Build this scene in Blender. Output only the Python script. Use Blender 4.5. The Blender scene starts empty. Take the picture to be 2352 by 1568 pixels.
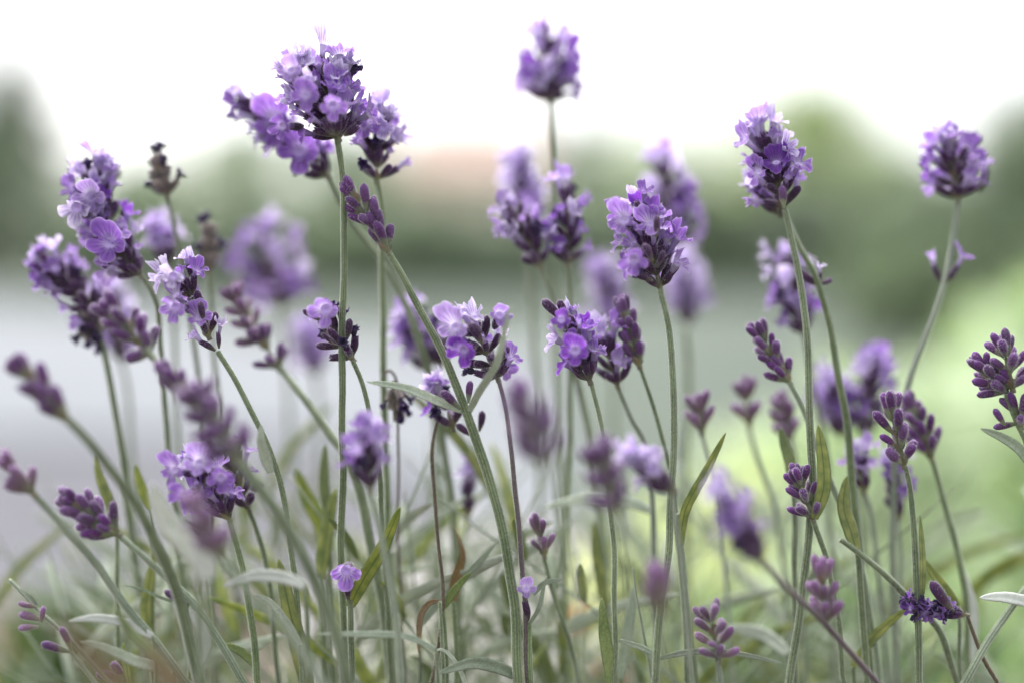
import bpy, math, random
from mathutils import Vector, Matrix, Quaternion, noise
R = math.radians
scene = bpy.context.scene
col = scene.collection

# ------------------------------------------------------------------ camera
FOCUS = 0.403
PITCH = math.atan(164/3266.7)
CAMZ = 0.45
cd = bpy.data.cameras.new('camera'); cam = bpy.data.objects.new('camera', cd); col.objects.link(cam)
scene.camera = cam
cam.location = (0, 0, CAMZ); cam.rotation_euler = (R(90)-PITCH, 0, 0)
cd.lens = 50; cd.sensor_width = 36; cd.clip_start = 0.01; cd.clip_end = 2000
cd.dof.use_dof = True; cd.dof.focus_distance = FOCUS; cd.dof.aperture_fstop = 2.0
cd.dof.aperture_blades = 0
# ------------------------------------------------------------------ light
SUN_EL, SUN_ROT = R(56), R(-28)
w = bpy.data.worlds.new('World'); scene.world = w; w.use_nodes = True
nt = w.node_tree; nt.nodes.clear()
sky = nt.nodes.new('ShaderNodeTexSky'); sky.sky_type = 'NISHITA'; sky.sun_disc = False
sky.sun_elevation = SUN_EL; sky.sun_rotation = SUN_ROT; sky.dust_density = 4.0; sky.air_density = 1.0; sky.ozone_density = 1.0
hs = nt.nodes.new('ShaderNodeHueSaturation'); hs.inputs['Saturation'].default_value = 0.18
bg = nt.nodes.new('ShaderNodeBackground'); bg.inputs['Strength'].default_value = 0.15
wo = nt.nodes.new('ShaderNodeOutputWorld')
nt.links.new(sky.outputs[0], hs.inputs['Color']); nt.links.new(hs.outputs[0], bg.inputs['Color']); nt.links.new(bg.outputs[0], wo.inputs[0])
sd = bpy.data.lights.new('sun', 'SUN'); sun = bpy.data.objects.new('sun', sd); col.objects.link(sun)
sd.energy = 1.5; sd.angle = R(35); sd.color = (1, .985, .965)
sdir = Vector((math.sin(SUN_ROT)*math.cos(SUN_EL), math.cos(SUN_ROT)*math.cos(SUN_EL), math.sin(SUN_EL)))
sun.rotation_euler = (-sdir).to_track_quat('-Z', 'Y').to_euler()
vs = scene.view_settings
vs.view_transform = 'Standard'; vs.look = 'None'; vs.gamma = 1; vs.use_curve_mapping = False
vs.exposure = 1.45

# ------------------------------------------------------------------ picture point -> place
F = 2352*50/36
def depth(b): return FOCUS/(1-b/203.0)
def PD(x, y, D):
    fx, uy = (x-1176)/F, (784-y)/F
    c, s = math.cos(PITCH), math.sin(PITCH)
    return Vector((D*fx, D*(c+uy*s), CAMZ+D*(-s+uy*c)))
def P(x, y, b): return PD(x, y, depth(b))
def px(n, b): return n*depth(b)/F

# ------------------------------------------------------------------ materials
def newmat(name):
    m = bpy.data.materials.new(name); m.use_nodes = True
    return m, m.node_tree, m.node_tree.nodes['Principled BSDF']
def N(t, kind, **kw):
    n = t.nodes.new(kind)
    for k, v in kw.items():
        if k in n.inputs: n.inputs[k].default_value = v
        else: setattr(n, k, v)
    return n
def ramp(t, stops, interp='LINEAR'):
    r = t.nodes.new('ShaderNodeValToRGB'); e = r.color_ramp.elements; r.color_ramp.interpolation = interp
    while len(e) < len(stops): e.new(.5)
    for k, (p, c) in enumerate(stops): e[k].position = p; e[k].color = (*c, 1)
    return r
def mixc(t, a, b, fac, mode='MIX'):
    m = t.nodes.new('ShaderNodeMix'); m.data_type = 'RGBA'; m.blend_type = mode
    for s, v in ((0, fac), (6, a), (7, b)):
        if hasattr(v, 'is_linked') or hasattr(v, 'links'): t.links.new(v, m.inputs[s])
        else: m.inputs[s].default_value = v if s == 0 else (*v, 1)
    return m.outputs[2]
def translucent(t, p, colour, fac):
    tr = t.nodes.new('ShaderNodeBsdfTranslucent'); ms = t.nodes.new('ShaderNodeMixShader'); ms.inputs[0].default_value = fac
    if hasattr(colour, 'links'): t.links.new(colour, tr.inputs[0])
    else: tr.inputs[0].default_value = (*colour, 1)
    t.links.new(p.outputs[0], ms.inputs[1]); t.links.new(tr.outputs[0], ms.inputs[2])
    t.links.new(ms.outputs[0], t.nodes['Material Output'].inputs[0])
def rnd_value(t, colour, lo, hi, satlo=.85, sathi=1.1):
    oi = N(t, 'ShaderNodeObjectInfo'); mr = N(t, 'ShaderNodeMapRange'); mr.inputs[3].default_value = lo; mr.inputs[4].default_value = hi
    t.links.new(oi.outputs['Random'], mr.inputs[0])
    h = N(t, 'ShaderNodeHueSaturation'); t.links.new(mr.outputs[0], h.inputs['Value']); t.links.new(colour, h.inputs['Color'])
    m2 = N(t, 'ShaderNodeMath', operation='MULTIPLY'); m2.inputs[1].default_value = 7.31; t.links.new(oi.outputs['Random'], m2.inputs[0])
    fr = N(t, 'ShaderNodeMath', operation='FRACT'); t.links.new(m2.outputs[0], fr.inputs[0])
    m3 = N(t, 'ShaderNodeMapRange'); m3.inputs[3].default_value = satlo; m3.inputs[4].default_value = sathi
    t.links.new(fr.outputs[0], m3.inputs[0]); t.links.new(m3.outputs[0], h.inputs['Saturation'])
    return h.outputs[0]
M = {}
def mat_calyx(name, stops, sheen=.5):
    m, t, p = newmat(name)
    uv = N(t, 'ShaderNodeUVMap'); sx = N(t, 'ShaderNodeSeparateXYZ'); t.links.new(uv.outputs[0], sx.inputs[0])
    nz = N(t, 'ShaderNodeTexNoise', Scale=900.0); tc = N(t, 'ShaderNodeTexCoord'); t.links.new(tc.outputs['Object'], nz.inputs['Vector'])
    ad = N(t, 'ShaderNodeMath', operation='MULTIPLY_ADD'); ad.inputs[1].default_value = .35; t.links.new(nz.outputs[0], ad.inputs[0])
    sb = N(t, 'ShaderNodeMath', operation='SUBTRACT'); sb.inputs[1].default_value = .17; t.links.new(sx.outputs[1], sb.inputs[0]); t.links.new(sb.outputs[0], ad.inputs[2])
    r = ramp(t, stops); t.links.new(ad.outputs[0], r.inputs[0])
    c = rnd_value(t, r.outputs[0], .75, 1.3)
    t.links.new(c, p.inputs['Base Color']); p.inputs['Roughness'].default_value = .75
    p.inputs['Sheen Weight'].default_value = sheen; p.inputs['Sheen Roughness'].default_value = .4; p.inputs['Sheen Tint'].default_value = (.9, .82, 1, 1)
    M[name] = m
mat_calyx('calyx', [(0, (.14, .15, .07)), (.22, (.10, .08, .06)), (.45, (.045, .012, .048)), (1, (.062, .014, .080))])
mat_calyx('bud', [(0, (.20, .26, .12)), (.33, (.20, .23, .13)), (.46, (.10, .030, .115)), (1, (.12, .030, .175))], .5)
mat_calyx('bud_pink', [(0, (.22, .24, .13)), (.4, (.18, .12, .13)), (1, (.20, .08, .23))], .7)
mat_calyx('dry', [(0, (.20, .16, .10)), (.5, (.12, .10, .085)), (1, (.26, .21, .17))], .4)
def mat_petal(name, stops, tfac=.5, vein=(.10, .03, .30)):
    m, t, p = newmat(name)
    uv = N(t, 'ShaderNodeUVMap'); sx = N(t, 'ShaderNodeSeparateXYZ'); t.links.new(uv.outputs[0], sx.inputs[0])
    nz = N(t, 'ShaderNodeTexNoise', Scale=400.0); tc = N(t, 'ShaderNodeTexCoord'); t.links.new(tc.outputs['Object'], nz.inputs['Vector'])
    r = ramp(t, stops); t.links.new(sx.outputs[1], r.inputs[0])
    # veins run out from the throat
    mu = N(t, 'ShaderNodeMath', operation='MULTIPLY'); mu.inputs[1].default_value = 2*math.pi*17; t.links.new(sx.outputs[0], mu.inputs[0])
    ad = N(t, 'ShaderNodeMath', operation='MULTIPLY_ADD'); ad.inputs[1].default_value = 4.0; t.links.new(nz.outputs[0], ad.inputs[0]); t.links.new(mu.outputs[0], ad.inputs[2])
    co = N(t, 'ShaderNodeMath', operation='COSINE'); t.links.new(ad.outputs[0], co.inputs[0])
    vr = N(t, 'ShaderNodeMapRange'); vr.inputs[1].default_value = .35; vr.inputs[2].default_value = 1.0; vr.inputs[4].default_value = .75; t.links.new(co.outputs[0], vr.inputs[0])
    fade = ramp(t, [(.25, (0, 0, 0)), (.45, (1, 1, 1)), (.72, (.6, .6, .6)), (.95, (0, 0, 0))]); t.links.new(sx.outputs[1], fade.inputs[0])
    ff = N(t, 'ShaderNodeMath', operation='MULTIPLY'); t.links.new(vr.outputs[0], ff.inputs[0]); t.links.new(fade.outputs[0], ff.inputs[1])
    c = mixc(t, r.outputs[0], vein, ff.outputs[0])
    n2 = ramp(t, [(.3, (.75, .72, .8)), (.7, (1, 1, 1))]); t.links.new(nz.outputs[0], n2.inputs[0])
    c = mixc(t, c, n2.outputs[0], 1.0, 'MULTIPLY')
    c = rnd_value(t, c, .75, 1.15, .85, 1.15)
    t.links.new(c, p.inputs['Base Color']); p.inputs['Roughness'].default_value = .55
    p.inputs['Sheen Weight'].default_value = .25; p.inputs['Sheen Tint'].default_value = (.95, .9, 1, 1)
    translucent(t, p, c, tfac); M[name] = m
mat_petal('petal', [(0, (.42, .26, .62)), (.28, (.88, .80, .96)), (.40, (.78, .66, .90)), (.60, (.56, .36, .79)), (.84, (.47, .27, .71)), (.95, (.56, .37, .79)), (1, (.80, .68, .93))])
mat_petal('petal_dark', [(0, (.3, .2, .5)), (.3, (.66, .5, .84)), (.55, (.36, .16, .60)), (.84, (.30, .12, .55)), (.95, (.38, .19, .62)), (1, (.68, .52, .86))])
mat_petal('petal_pale', [(0, (.6, .48, .75)), (.3, (.88, .82, .95)), (.5, (.68, .54, .86)), (1, (.86, .78, .97))])
mat_petal('petal_withered', [(0, (.06, .03, .09)), (.5, (.04, .02, .09)), (1, (.10, .05, .20))], .15)
def mat_green(name, a, b, sheen=.4, tfac=0.0, scale=1500, rough=.7, bump=.25):
    m, t, p = newmat(name)
    tc = N(t, 'ShaderNodeTexCoord'); nz = N(t, 'ShaderNodeTexNoise', Scale=float(scale), Detail=3.0); t.links.new(tc.outputs['Object'], nz.inputs['Vector'])
    n2 = N(t, 'ShaderNodeTexNoise', Scale=scale/12.0); t.links.new(tc.outputs['Object'], n2.inputs['Vector'])
    av = N(t, 'ShaderNodeMath', operation='MULTIPLY_ADD'); av.inputs[1].default_value = .5; t.links.new(nz.outputs[0], av.inputs[0])
    hf = N(t, 'ShaderNodeMath', operation='MULTIPLY'); hf.inputs[1].default_value = .5; t.links.new(n2.outputs[0], hf.inputs[0]); t.links.new(hf.outputs[0], av.inputs[2])
    r = ramp(t, [(.36, a), (.62, b)]); t.links.new(av.outputs[0], r.inputs[0])
    c = r.outputs[0]
    if name.startswith('stem'):   # pale ridges and darker grooves of the square stalk
        uv = N(t, 'ShaderNodeUVMap'); sx = N(t, 'ShaderNodeSeparateXYZ'); t.links.new(uv.outputs[0], sx.inputs[0])
        mu = N(t, 'ShaderNodeMath', operation='MULTIPLY'); mu.inputs[1].default_value = 2*math.pi*8; t.links.new(sx.outputs[0], mu.inputs[0])
        sn = N(t, 'ShaderNodeMath', operation='SINE'); t.links.new(mu.outputs[0], sn.inputs[0])
        mr = N(t, 'ShaderNodeMapRange'); mr.inputs[1].default_value = -.6; mr.inputs[2].default_value = .8; mr.inputs[3].default_value = .55; t.links.new(sn.outputs[0], mr.inputs[0])
        c = mixc(t, c, mr.outputs[0], 1.0, 'MULTIPLY')
    c = rnd_value(t, c, .85, 1.15)
    t.links.new(c, p.inputs['Base Color']); p.inputs['Roughness'].default_value = rough
    p.inputs['Sheen Weight'].default_value = sheen; p.inputs['Sheen Roughness'].default_value = .4
    bp = N(t, 'ShaderNodeBump'); bp.inputs['Strength'].default_value = bump; bp.inputs['Distance'].default_value = .25/scale
    t.links.new(nz.outputs[0], bp.inputs['Height']); t.links.new(bp.outputs[0], p.inputs['Normal'])
    if tfac: translucent(t, p, c, tfac)
    M[name] = m
mat_green('stem', (.13, .18, .08), (.28, .35, .18), .6)
mat_green('stem_grey', (.25, .31, .21), (.40, .46, .34), .6)
mat_green('axis', (.14, .12, .08), (.22, .22, .13), .5)
mat_green('stem_purple', (.13, .09, .11), (.20, .15, .15), .5)
mat_green('stem_brown', (.11, .075, .05), (.20, .14, .10), .3)
mat_green('leaf_wool', (.38, .44, .33), (.60, .65, .54), .6, .2)
mat_green('leaf_green', (.17, .23, .08), (.31, .37, .15), .3, .3)
mat_green('leaf_grey', (.25, .32, .21), (.44, .50, .38), .5, .15)
mat_green('leaf_white', (.60, .63, .57), (.74, .76, .71), .6, .25)
mat_green('leaf_brown', (.20, .13, .06), (.33, .24, .12), .2, .2)
def mat_yleaf():
    m, t, p = newmat('leaf_yellow')
    uv = N(t, 'ShaderNodeUVMap'); sx = N(t, 'ShaderNodeSeparateXYZ'); t.links.new(uv.outputs[0], sx.inputs[0])
    tc = N(t, 'ShaderNodeTexCoord'); nz = N(t, 'ShaderNodeTexNoise', Scale=260.0, Detail=3.0); t.links.new(tc.outputs['Object'], nz.inputs['Vector'])
    r = ramp(t, [(.34, (.24, .31, .09)), (.66, (.50, .53, .15))]); t.links.new(nz.outputs[0], r.inputs[0])
    rib = ramp(t, [(0, (0, 0, 0)), (.42, (0, 0, 0)), (.5, (1, 1, 1)), (.58, (0, 0, 0)), (1, (0, 0, 0))]); t.links.new(sx.outputs[0], rib.inputs[0])
    edge = ramp(t, [(0, (.7, .7, .7)), (.12, (0, 0, 0)), (.88, (0, 0, 0)), (1, (.7, .7, .7))]); t.links.new(sx.outputs[0], edge.inputs[0])
    c = mixc(t, r.outputs[0], (.17, .23, .08), rib.outputs[0]); c = mixc(t, c, (.22, .28, .10), edge.outputs[0])
    c = rnd_value(t, c, .85, 1.15)
    t.links.new(c, p.inputs['Base Color']); p.inputs['Roughness'].default_value = .6; p.inputs['Sheen Weight'].default_value = .3
    bp = N(t, 'ShaderNodeBump'); bp.inputs['Strength'].default_value = .4; bp.inputs['Distance'].default_value = .0004
    t.links.new(nz.outputs[0], bp.inputs['Height']); t.links.new(bp.outputs[0], p.inputs['Normal'])
    translucent(t, p, c, .35); M['leaf_yellow'] = m
mat_yleaf()
def mat_plain(name, a, b=None, scale=5, rough=.9, tfac=0, bump=0, dist=.01):
    m, t, p = newmat(name); b = b or a
    tc = N(t, 'ShaderNodeTexCoord'); nz = N(t, 'ShaderNodeTexNoise', Scale=float(scale), Detail=6.0); t.links.new(tc.outputs['Object'], nz.inputs['Vector'])
    r = ramp(t, [(.35, a), (.65, b)]); t.links.new(nz.outputs[0], r.inputs[0]); t.links.new(r.outputs[0], p.inputs['Base Color'])
    p.inputs['Roughness'].default_value = rough
    if bump:
        bp = N(t, 'ShaderNodeBump'); bp.inputs['Strength'].default_value = bump; bp.inputs['Distance'].default_value = dist
        t.links.new(nz.outputs[0], bp.inputs['Height']); t.links.new(bp.outputs[0], p.inputs['Normal'])
    if tfac: translucent(t, p, r.outputs[0], tfac)
    M[name] = m
mat_plain('throat', (.52, .38, .72), (.68, .55, .84), 1400)
mat_plain('hair', (.75, .72, .78), tfac=.5)
mat_plain('hair_green', (.62, .68, .52), tfac=.5)
mat_plain('paving', (.118, .128, .142), (.158, .168, .184), 1.2, bump=.3)
mat_plain('paving_pale', (.20, .19, .185), (.26, .245, .24), 1.2, bump=.3)
mat_plain('asphalt', (.057, .057, .069), (.083, .082, .098), 3, bump=.3)
mat_plain('soil', (.055, .04, .03), (.11, .08, .06), 30, bump=.8, dist=.01)
mat_plain('soil_red', (.11, .075, .065), (.17, .12, .10), 6, bump=.8, dist=.01)
mat_plain('grass', (.038, .056, .038), (.060, .080, .055), .6)
mat_plain('blade', (.10, .17, .05), (.18, .26, .09), 8, tfac=.3)
mat_plain('bark', (.10, .08, .06), (.17, .14, .11), 8, bump=.6, dist=.02)
mat_plain('far_green', (.29, .38, .22), (.40, .48, .30), .7, tfac=.3)  # far foliage: distance haze is put into these colours as raised, paler tones
mat_plain('far_olive', (.46, .56, .24), (.56, .64, .34), .7, tfac=.35)
mat_plain('far_dark', (.15, .20, .13), (.21, .26, .17), .7, tfac=.2)
mat_plain('far_grey', (.47, .54, .41), (.57, .63, .50), .7, tfac=.3)
mat_plain('lime', (.32, .46, .17), (.50, .63, .30), 20, rough=.5, tfac=.45)
mat_plain('lime_yellow', (.64, .70, .30), (.76, .79, .44), 20, rough=.5, tfac=.45)
mat_plain('lime_pale', (.56, .66, .44), (.70, .78, .58), 20, rough=.5, tfac=.35)
mat_plain('leafdk', (.12, .21, .08), (.21, .31, .13), 20, rough=.5, tfac=.3)
mat_plain('plaster_pink', (.80, .63, .55), (.84, .69, .61), .5)
mat_plain('plaster_grey', (.52, .50, .46), (.58, .56, .52), .5)
mat_plain('roof_tile', (.48, .34, .28), (.56, .42, .36), 2)
mat_plain('window_glass', (.06, .07, .08), rough=.15)
mat_plain('white_paint', (.75, .75, .73))
mat_plain('terracotta', (.085, .035, .03), (.12, .055, .045), 20)
mat_plain('orange_petal', (.85, .32, .08), (.9, .42, .14), 200, tfac=.5)
mat_plain('pink_petal', (.75, .52, .45), (.82, .62, .55), 200, tfac=.5)
mat_plain('pebble', (.55, .52, .45), (.68, .66, .58), 30)

# ------------------------------------------------------------------ objects
def mesh(name, vs_, fs, mats, uvs=None, mi=None, smooth=True):
    me = bpy.data.meshes.new(name); me.from_pydata([tuple(v) for v in vs_], [], fs)
    for m in mats: me.materials.append(M[m])
    if mi: me.polygons.foreach_set('material_index', mi)
    if uvs:
        l = me.uv_layers.new(name='UVMap'); data = []
        for f in fs:
            for i in f: data += [uvs[i][0], uvs[i][1]]
        l.data.foreach_set('uv', data)
    if smooth: me.polygons.foreach_set('use_smooth', [True]*len(fs))
    me.update(); return me
def link(name, me, parent=None, mat=None):
    o = bpy.data.objects.new(name, me); col.objects.link(o)
    if parent: o.parent = parent
    if mat is not None: o.matrix_local = mat
    return o
def thing(name, label, cat, loc, group=None):
    o = bpy.data.objects.new(name, None); col.objects.link(o); o.location = loc; o.empty_display_size = .01
    o['label'] = label; o['category'] = cat
    if group: o['group'] = group
    return o
def tagm(o, label, cat, group=None):
    o['label'] = label; o['category'] = cat
    if group: o['group'] = group
    return o
def frame(d, up):
    z = d.normalized(); x = up.cross(z)
    if x.length < 1e-5: x = Vector((1, 0, 0)).cross(z)
    x.normalize(); y = z.cross(x)
    return Matrix((x, y, z)).transposed()
def catmull(pts, per=8):
    out = []; n = len(pts)
    for i in range(n-1):
        p0 = pts[max(i-1, 0)]; p1 = pts[i]; p2 = pts[i+1]; p3 = pts[min(i+2, n-1)]
        for k in range(per):
            t = k/per
            out.append(.5*((2*p1)+(p2-p0)*t+(2*p0-5*p1+4*p2-p3)*t*t+(3*p1-p0-3*p2+p3)*t**3))
    out.append(pts[-1]); return out
def tube_mesh(name, pts, rads, m, sides=12, hairs=0, rng=None, hlen=.00055, ribs=.10):
    """a square, ridged stalk following pts, with down on it"""
    vs_, fs, mi = [], [], []; up = Vector((0, -1, 0)); n = len(pts); frames = []
    for i, p in enumerate(pts):
        t = (pts[min(i+1, n-1)]-pts[max(i-1, 0)])
        if t.length < 1e-9: t = Vector((0, 0, 1))
        t.normalize(); x = up.cross(t)
        if x.length < .1: x = Vector((1, 0, 0)).cross(t)
        x.normalize(); y = t.cross(x); frames.append((x, y, t))
        r = rads[i]*(1+.05*noise.noise(p*180))
        for k in range(sides):
            a = 2*math.pi*k/sides; rr = r*(1+ribs*math.cos(4*a+.6)+ribs*.5*math.cos(8*a))
            vs_.append(p+(x*math.cos(a)+y*math.sin(a))*rr)
    for i in range(n-1):
        for k in range(sides):
            a, b = i*sides+k, i*sides+(k+1) % sides
            fs.append((a, b, b+sides, a+sides)); mi.append(0)
    fs.append(tuple(range(sides-1, -1, -1))); mi.append(0)
    fs.append(tuple((n-1)*sides+k for k in range(sides))); mi.append(0)
    for _ in range(hairs):
        i = rng.randrange(n-1); u = rng.random(); p = pts[i].lerp(pts[i+1], u); x, y, t = frames[i]
        a = rng.uniform(0, 2*math.pi); d = x*math.cos(a)+y*math.sin(a); s = t.cross(d)
        r = rads[i]*.93; h = hlen*rng.uniform(.4, 1.2)
        o = p+d*r; b = len(vs_); tip = o+(d+t*rng.uniform(-.5, .7)+s*rng.uniform(-.4, .4))*h
        e = (s if rng.random() < .5 else t)*.00003
        vs_ += [o-e, o+e, tip]; fs.append((b, b+1, b+2)); mi.append(1)
    uvs = [((q % sides)/sides, 0) for q in range(n*sides)]+[(0, 0)]*(len(vs_)-n*sides)
    return mesh(name, vs_, fs, [m, 'hair_green'], uvs, mi)

# ------------------------------------------------------------------ floret pieces (metres, +Z outward)
MM = .001
def calyx_mesh(seed, bud, m, L=6.0, w=1.05, hairs=330):
    rg = random.Random(seed); nt_, nz_ = 26, 12; vs_, fs, uv, mi = [], [], [], []
    bend = rg.uniform(-.5, .5); prof = []
    for j in range(nz_+1):
        v = j/nz_
        if bud: r = w*(.34+.78*math.sin(min(1, v/.68)*math.pi/2)**1.1); r *= math.sqrt(max(0, 1-max(0, (v-.72)/.285)**2.3))
        else: r = w*(.36+.70*math.sin(min(1, v/.6)*math.pi/2)); r *= 1-.16*max(0, (v-.6)/.4)
        prof.append(r)
        z = v*L
        for k in range(nt_):
            a = 2*math.pi*k/nt_
            rr = r*(1+.055*math.cos(13*a)*(1-v*.3)+.04*math.cos(3*a+seed))
            zz = z+(0.45*(1 if v > .95 else 0)*math.cos(5*a) if not bud else 0)
            vs_.append(Vector((rr*math.cos(a)+bend*v*v, rr*math.sin(a)+.2*math.sin(v*3+seed), zz))*MM); uv.append((k/nt_, v))
    for j in range(nz_):
        for k in range(nt_):
            a, b = j*nt_+k, j*nt_+(k+1) % nt_
            fs.append((a, b, b+nt_, a+nt_)); mi.append(0)
    c = len(vs_); vs_.append(Vector((bend, .2*math.sin(3+seed), L*(1.0 if bud else .86)))*MM); uv.append((.5, 1))
    for k in range(nt_): fs.append((nz_*nt_+k, nz_*nt_+(k+1) % nt_, c)); mi.append(0)
    for _ in range(hairs):
        v = rg.random()**.8; a = rg.uniform(0, 2*math.pi); r = prof[min(nz_, int(v*nz_+.5))]
        o = Vector((r*math.cos(a)+bend*v*v, r*math.sin(a), v*L)); d = Vector((math.cos(a), math.sin(a), rg.uniform(-.1, 1.0)))
        tip = o+d*rg.uniform(.2, .5); s = Vector((-math.sin(a), math.cos(a), 0))*.03
        b = len(vs_); vs_ += [(o-s)*MM, (o+s)*MM, tip*MM]; uv += [(.5, v)]*3; fs.append((b, b+1, b+2)); mi.append(1)
    return mesh('calyx', vs_, fs, [m, 'hair'], uv, mi)
def corolla_mesh(seed, m, openness=1.0, size=1.0):
    rg = random.Random(seed); NT, NR = 60, 11; vs_, fs, uv = [], [], []
    up_ = rg.uniform(.75, 1.2); lo_ = rg.uniform(-.15, .45)
    lobes = [(90-25, 3.7, 44, up_), (90+25, 3.7, 44, up_), (198, 2.1, 33, lo_+.25), (270, 2.3, 33, lo_-.1), (342, 2.1, 33, lo_+.25)]
    lobes = [(a+rg.uniform(-5, 5), l*rg.uniform(.78, 1.16), wd*rg.uniform(.88, 1.1), e+rg.uniform(-.3, .3)) for a, l, wd, e in lobes]
    tube = rg.uniform(2.2, 4.0); r0 = .85; openness = openness*rg.uniform(.78, 1.05)
    # tube rings
    prof = [(-.9, .66, 0), (0, .70, .06), (tube*.4, .68, .12), (tube*.7, .78, .2), (tube*.9, .93, .26), (tube, r0+.12, .30)]
    ph = rg.uniform(0, 6)
    for z, r, v in prof:
        for k in range(NT):
            a = 2*math.pi*k/NT; vs_.append(Vector((r*math.cos(a), r*math.sin(a), z))); uv.append((k/NT, v))
    for j in range(1, NR+1):
        s = j/NR
        for k in range(NT):
            ad = 360*k/NT; a = R(ad); ln = 0; el = 0; wt = 0
            for la, l, wd, e in lobes:
                d = abs((ad-la+180) % 360-180)
                f = math.sqrt(max(0, 1-(d/wd)**2.4)); 
                ln = max(ln, l*f); g = math.exp(-(d/30)**2); el += e*g; wt += g
            el /= max(wt, 1e-6); ln = 1.0+ln*openness*1.03
            elev = el*1.0+(1-openness)*1.3; rad = ln*s
            curl = .55*s*s*ln*(.3+.5*math.sin(ph+a*2))
            ruff = .34*s*s*math.sin(ad*.12+ph+seed)+.24*s*s*math.sin(ad*.23+seed*2)+.5*s*noise.noise(Vector((math.cos(a)*1.6, math.sin(a)*1.6, seed*3.3+s)))-.35*s*math.exp(-((ad-90)/9)**2)
            z = tube+.35*math.sin(min(1, s*2)*math.pi/2)+rad*math.sin(elev)-curl*.35+ruff
            rr = r0+.12+rad*math.cos(elev)
            vs_.append(Vector((rr*math.cos(a), rr*math.sin(a), z))); uv.append((k/NT, .30+.7*s))
    n = len(prof)+NR
    for j in range(n-1):
        for k in range(NT):
            a, b = j*NT+k, j*NT+(k+1) % NT; fs.append((a, b, b+NT, a+NT))
    # pale funnel of the throat, its own sheet just inside the tube, with two tiny stamens
    mi = [0]*len(fs); b0 = len(vs_)
    for r, z, v in ((r0+.14, tube+.03, .30), (r0*.55, tube-.22, .26)):
        for k in range(NT):
            a = 2*math.pi*k/NT; vs_.append(Vector((r*math.cos(a), r*math.sin(a), z))); uv.append((k/NT, v))
    for k in range(NT):
        k2 = (k+1) % NT; fs.append((b0+k2, b0+k, b0+NT+k, b0+NT+k2)); mi.append(1)
    c = len(vs_); vs_.append(Vector((0, 0, tube-.3))); uv.append((.5, .25))
    for k in range(NT): fs.append((b0+NT+(k+1) % NT, b0+NT+k, c)); mi.append(1)
    for q in range(2):
        o = Vector((.16*(q-.5)*2, .12, tube-.2)); b = len(vs_)
        for d in ((.09, 0, 0), (0, .09, 0), (-.09, 0, 0), (0, -.09, 0), (0, 0, .14), (0, 0, -.14)): vs_.append(o+Vector(d)); uv.append((.5, 0))
        for f in ((0, 1, 4), (1, 2, 4), (2, 3, 4), (3, 0, 4), (1, 0, 5), (2, 1, 5), (3, 2, 5), (0, 3, 5)): fs.append(tuple(b+i for i in f)); mi.append(0)
    return mesh('corolla', [v*MM*size*1.12 for v in vs_], fs, [m, m if m == 'petal_withered' else 'throat'], uv, mi)
def withered_mesh(seed):
    me = corolla_mesh(seed, 'petal_withered', .45, .75); rg = random.Random(seed)
    for v in me.vertices:
        v.co += Vector((noise.noise(v.co*2500), noise.noise(v.co*2500+Vector((5, 0, 0))), noise.noise(v.co*2500+Vector((0, 9, 0)))))*.0008
    return me
def bract_mesh(seed):
    vs_, fs, uv = [], [], []; n = 6
    for j in range(n+1):
        t = j/n; wd = 1.7*math.sin(math.pi*min(1, .15+t*.85))**.8*(1 if t < 1 else .05)
        for k in range(5):
            u = k/4-.5; vs_.append(Vector((u*2*wd*.75, .7*t*t-.5+(u*u)*1.2-.3*t, t*4.2))*MM); uv.append((u+.5, t))
    for j in range(n):
        for k in range(4):
            a = j*5+k; fs.append((a, a+1, a+6, a+5))
    return mesh('bract', vs_, fs, ['bractm'], uv)
mat_calyx('bractm', [(0, (.22, .26, .10)), (.5, (.20, .17, .10)), (1, (.20, .13, .10))], .4)
CAL = {'calyx': [calyx_mesh(s, False, 'calyx') for s in range(5)],
       'bud': [calyx_mesh(s+10, True, 'bud', 7.1, .98, 480) for s in range(5)],
       'darkbud': [calyx_mesh(s+15, True, 'calyx', 6.8, .98) for s in range(4)],
       'bud_pink': [calyx_mesh(s+20, True, 'bud_pink', 6.8, .95) for s in range(3)],
       'dry': [calyx_mesh(s+30, False, 'dry', 5.6, 1.15) for s in range(3)]}
COR = {'petal': [corolla_mesh(s, 'petal') for s in range(7)],
       'petal_dark': [corolla_mesh(s+40, 'petal_dark') for s in range(5)],
       'petal_pale': [corolla_mesh(s+60, 'petal_pale', .85) for s in range(5)],
       'half': [corolla_mesh(s+80, 'petal', .55, .85) for s in range(4)],
       'withered': [withered_mesh(s+90) for s in range(4)]}
BR = [bract_mesh(1), bract_mesh(2)]
rng = random.Random(11)

def floret(root, base, d, up, kind, petal, scale=1.0, pr=None):
    """one calyx (or closed bud) at base pointing along d, with its open corolla as a sub-part"""
    f = frame(d, up)@Matrix.Rotation(rng.uniform(-.35, .35), 3, 'Z')
    m = Matrix.Translation(base-root.location)@f.to_4x4()@Matrix.Scale(scale, 4)@Matrix.Diagonal((rng.uniform(.88, 1.1), rng.uniform(.88, 1.1), rng.uniform(.85, 1.12), 1))
    c = link('calyx' if kind in ('calyx', 'dry') else 'flower_bud', rng.choice(CAL[kind]), root, m)
    if petal:
        pm = Matrix.Translation((0, 0, .0053))@Matrix.Rotation(rng.uniform(-.35, .2), 4, 'X')@Matrix.Rotation(rng.uniform(-.25, .25), 4, 'Y')
        if pr: pm = pm@Matrix.Scale(pr, 4)
        link('corolla', rng.choice(COR[petal]), c, pm@Matrix.Scale(rng.uniform(.85, 1.12), 4))
    return c
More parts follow.
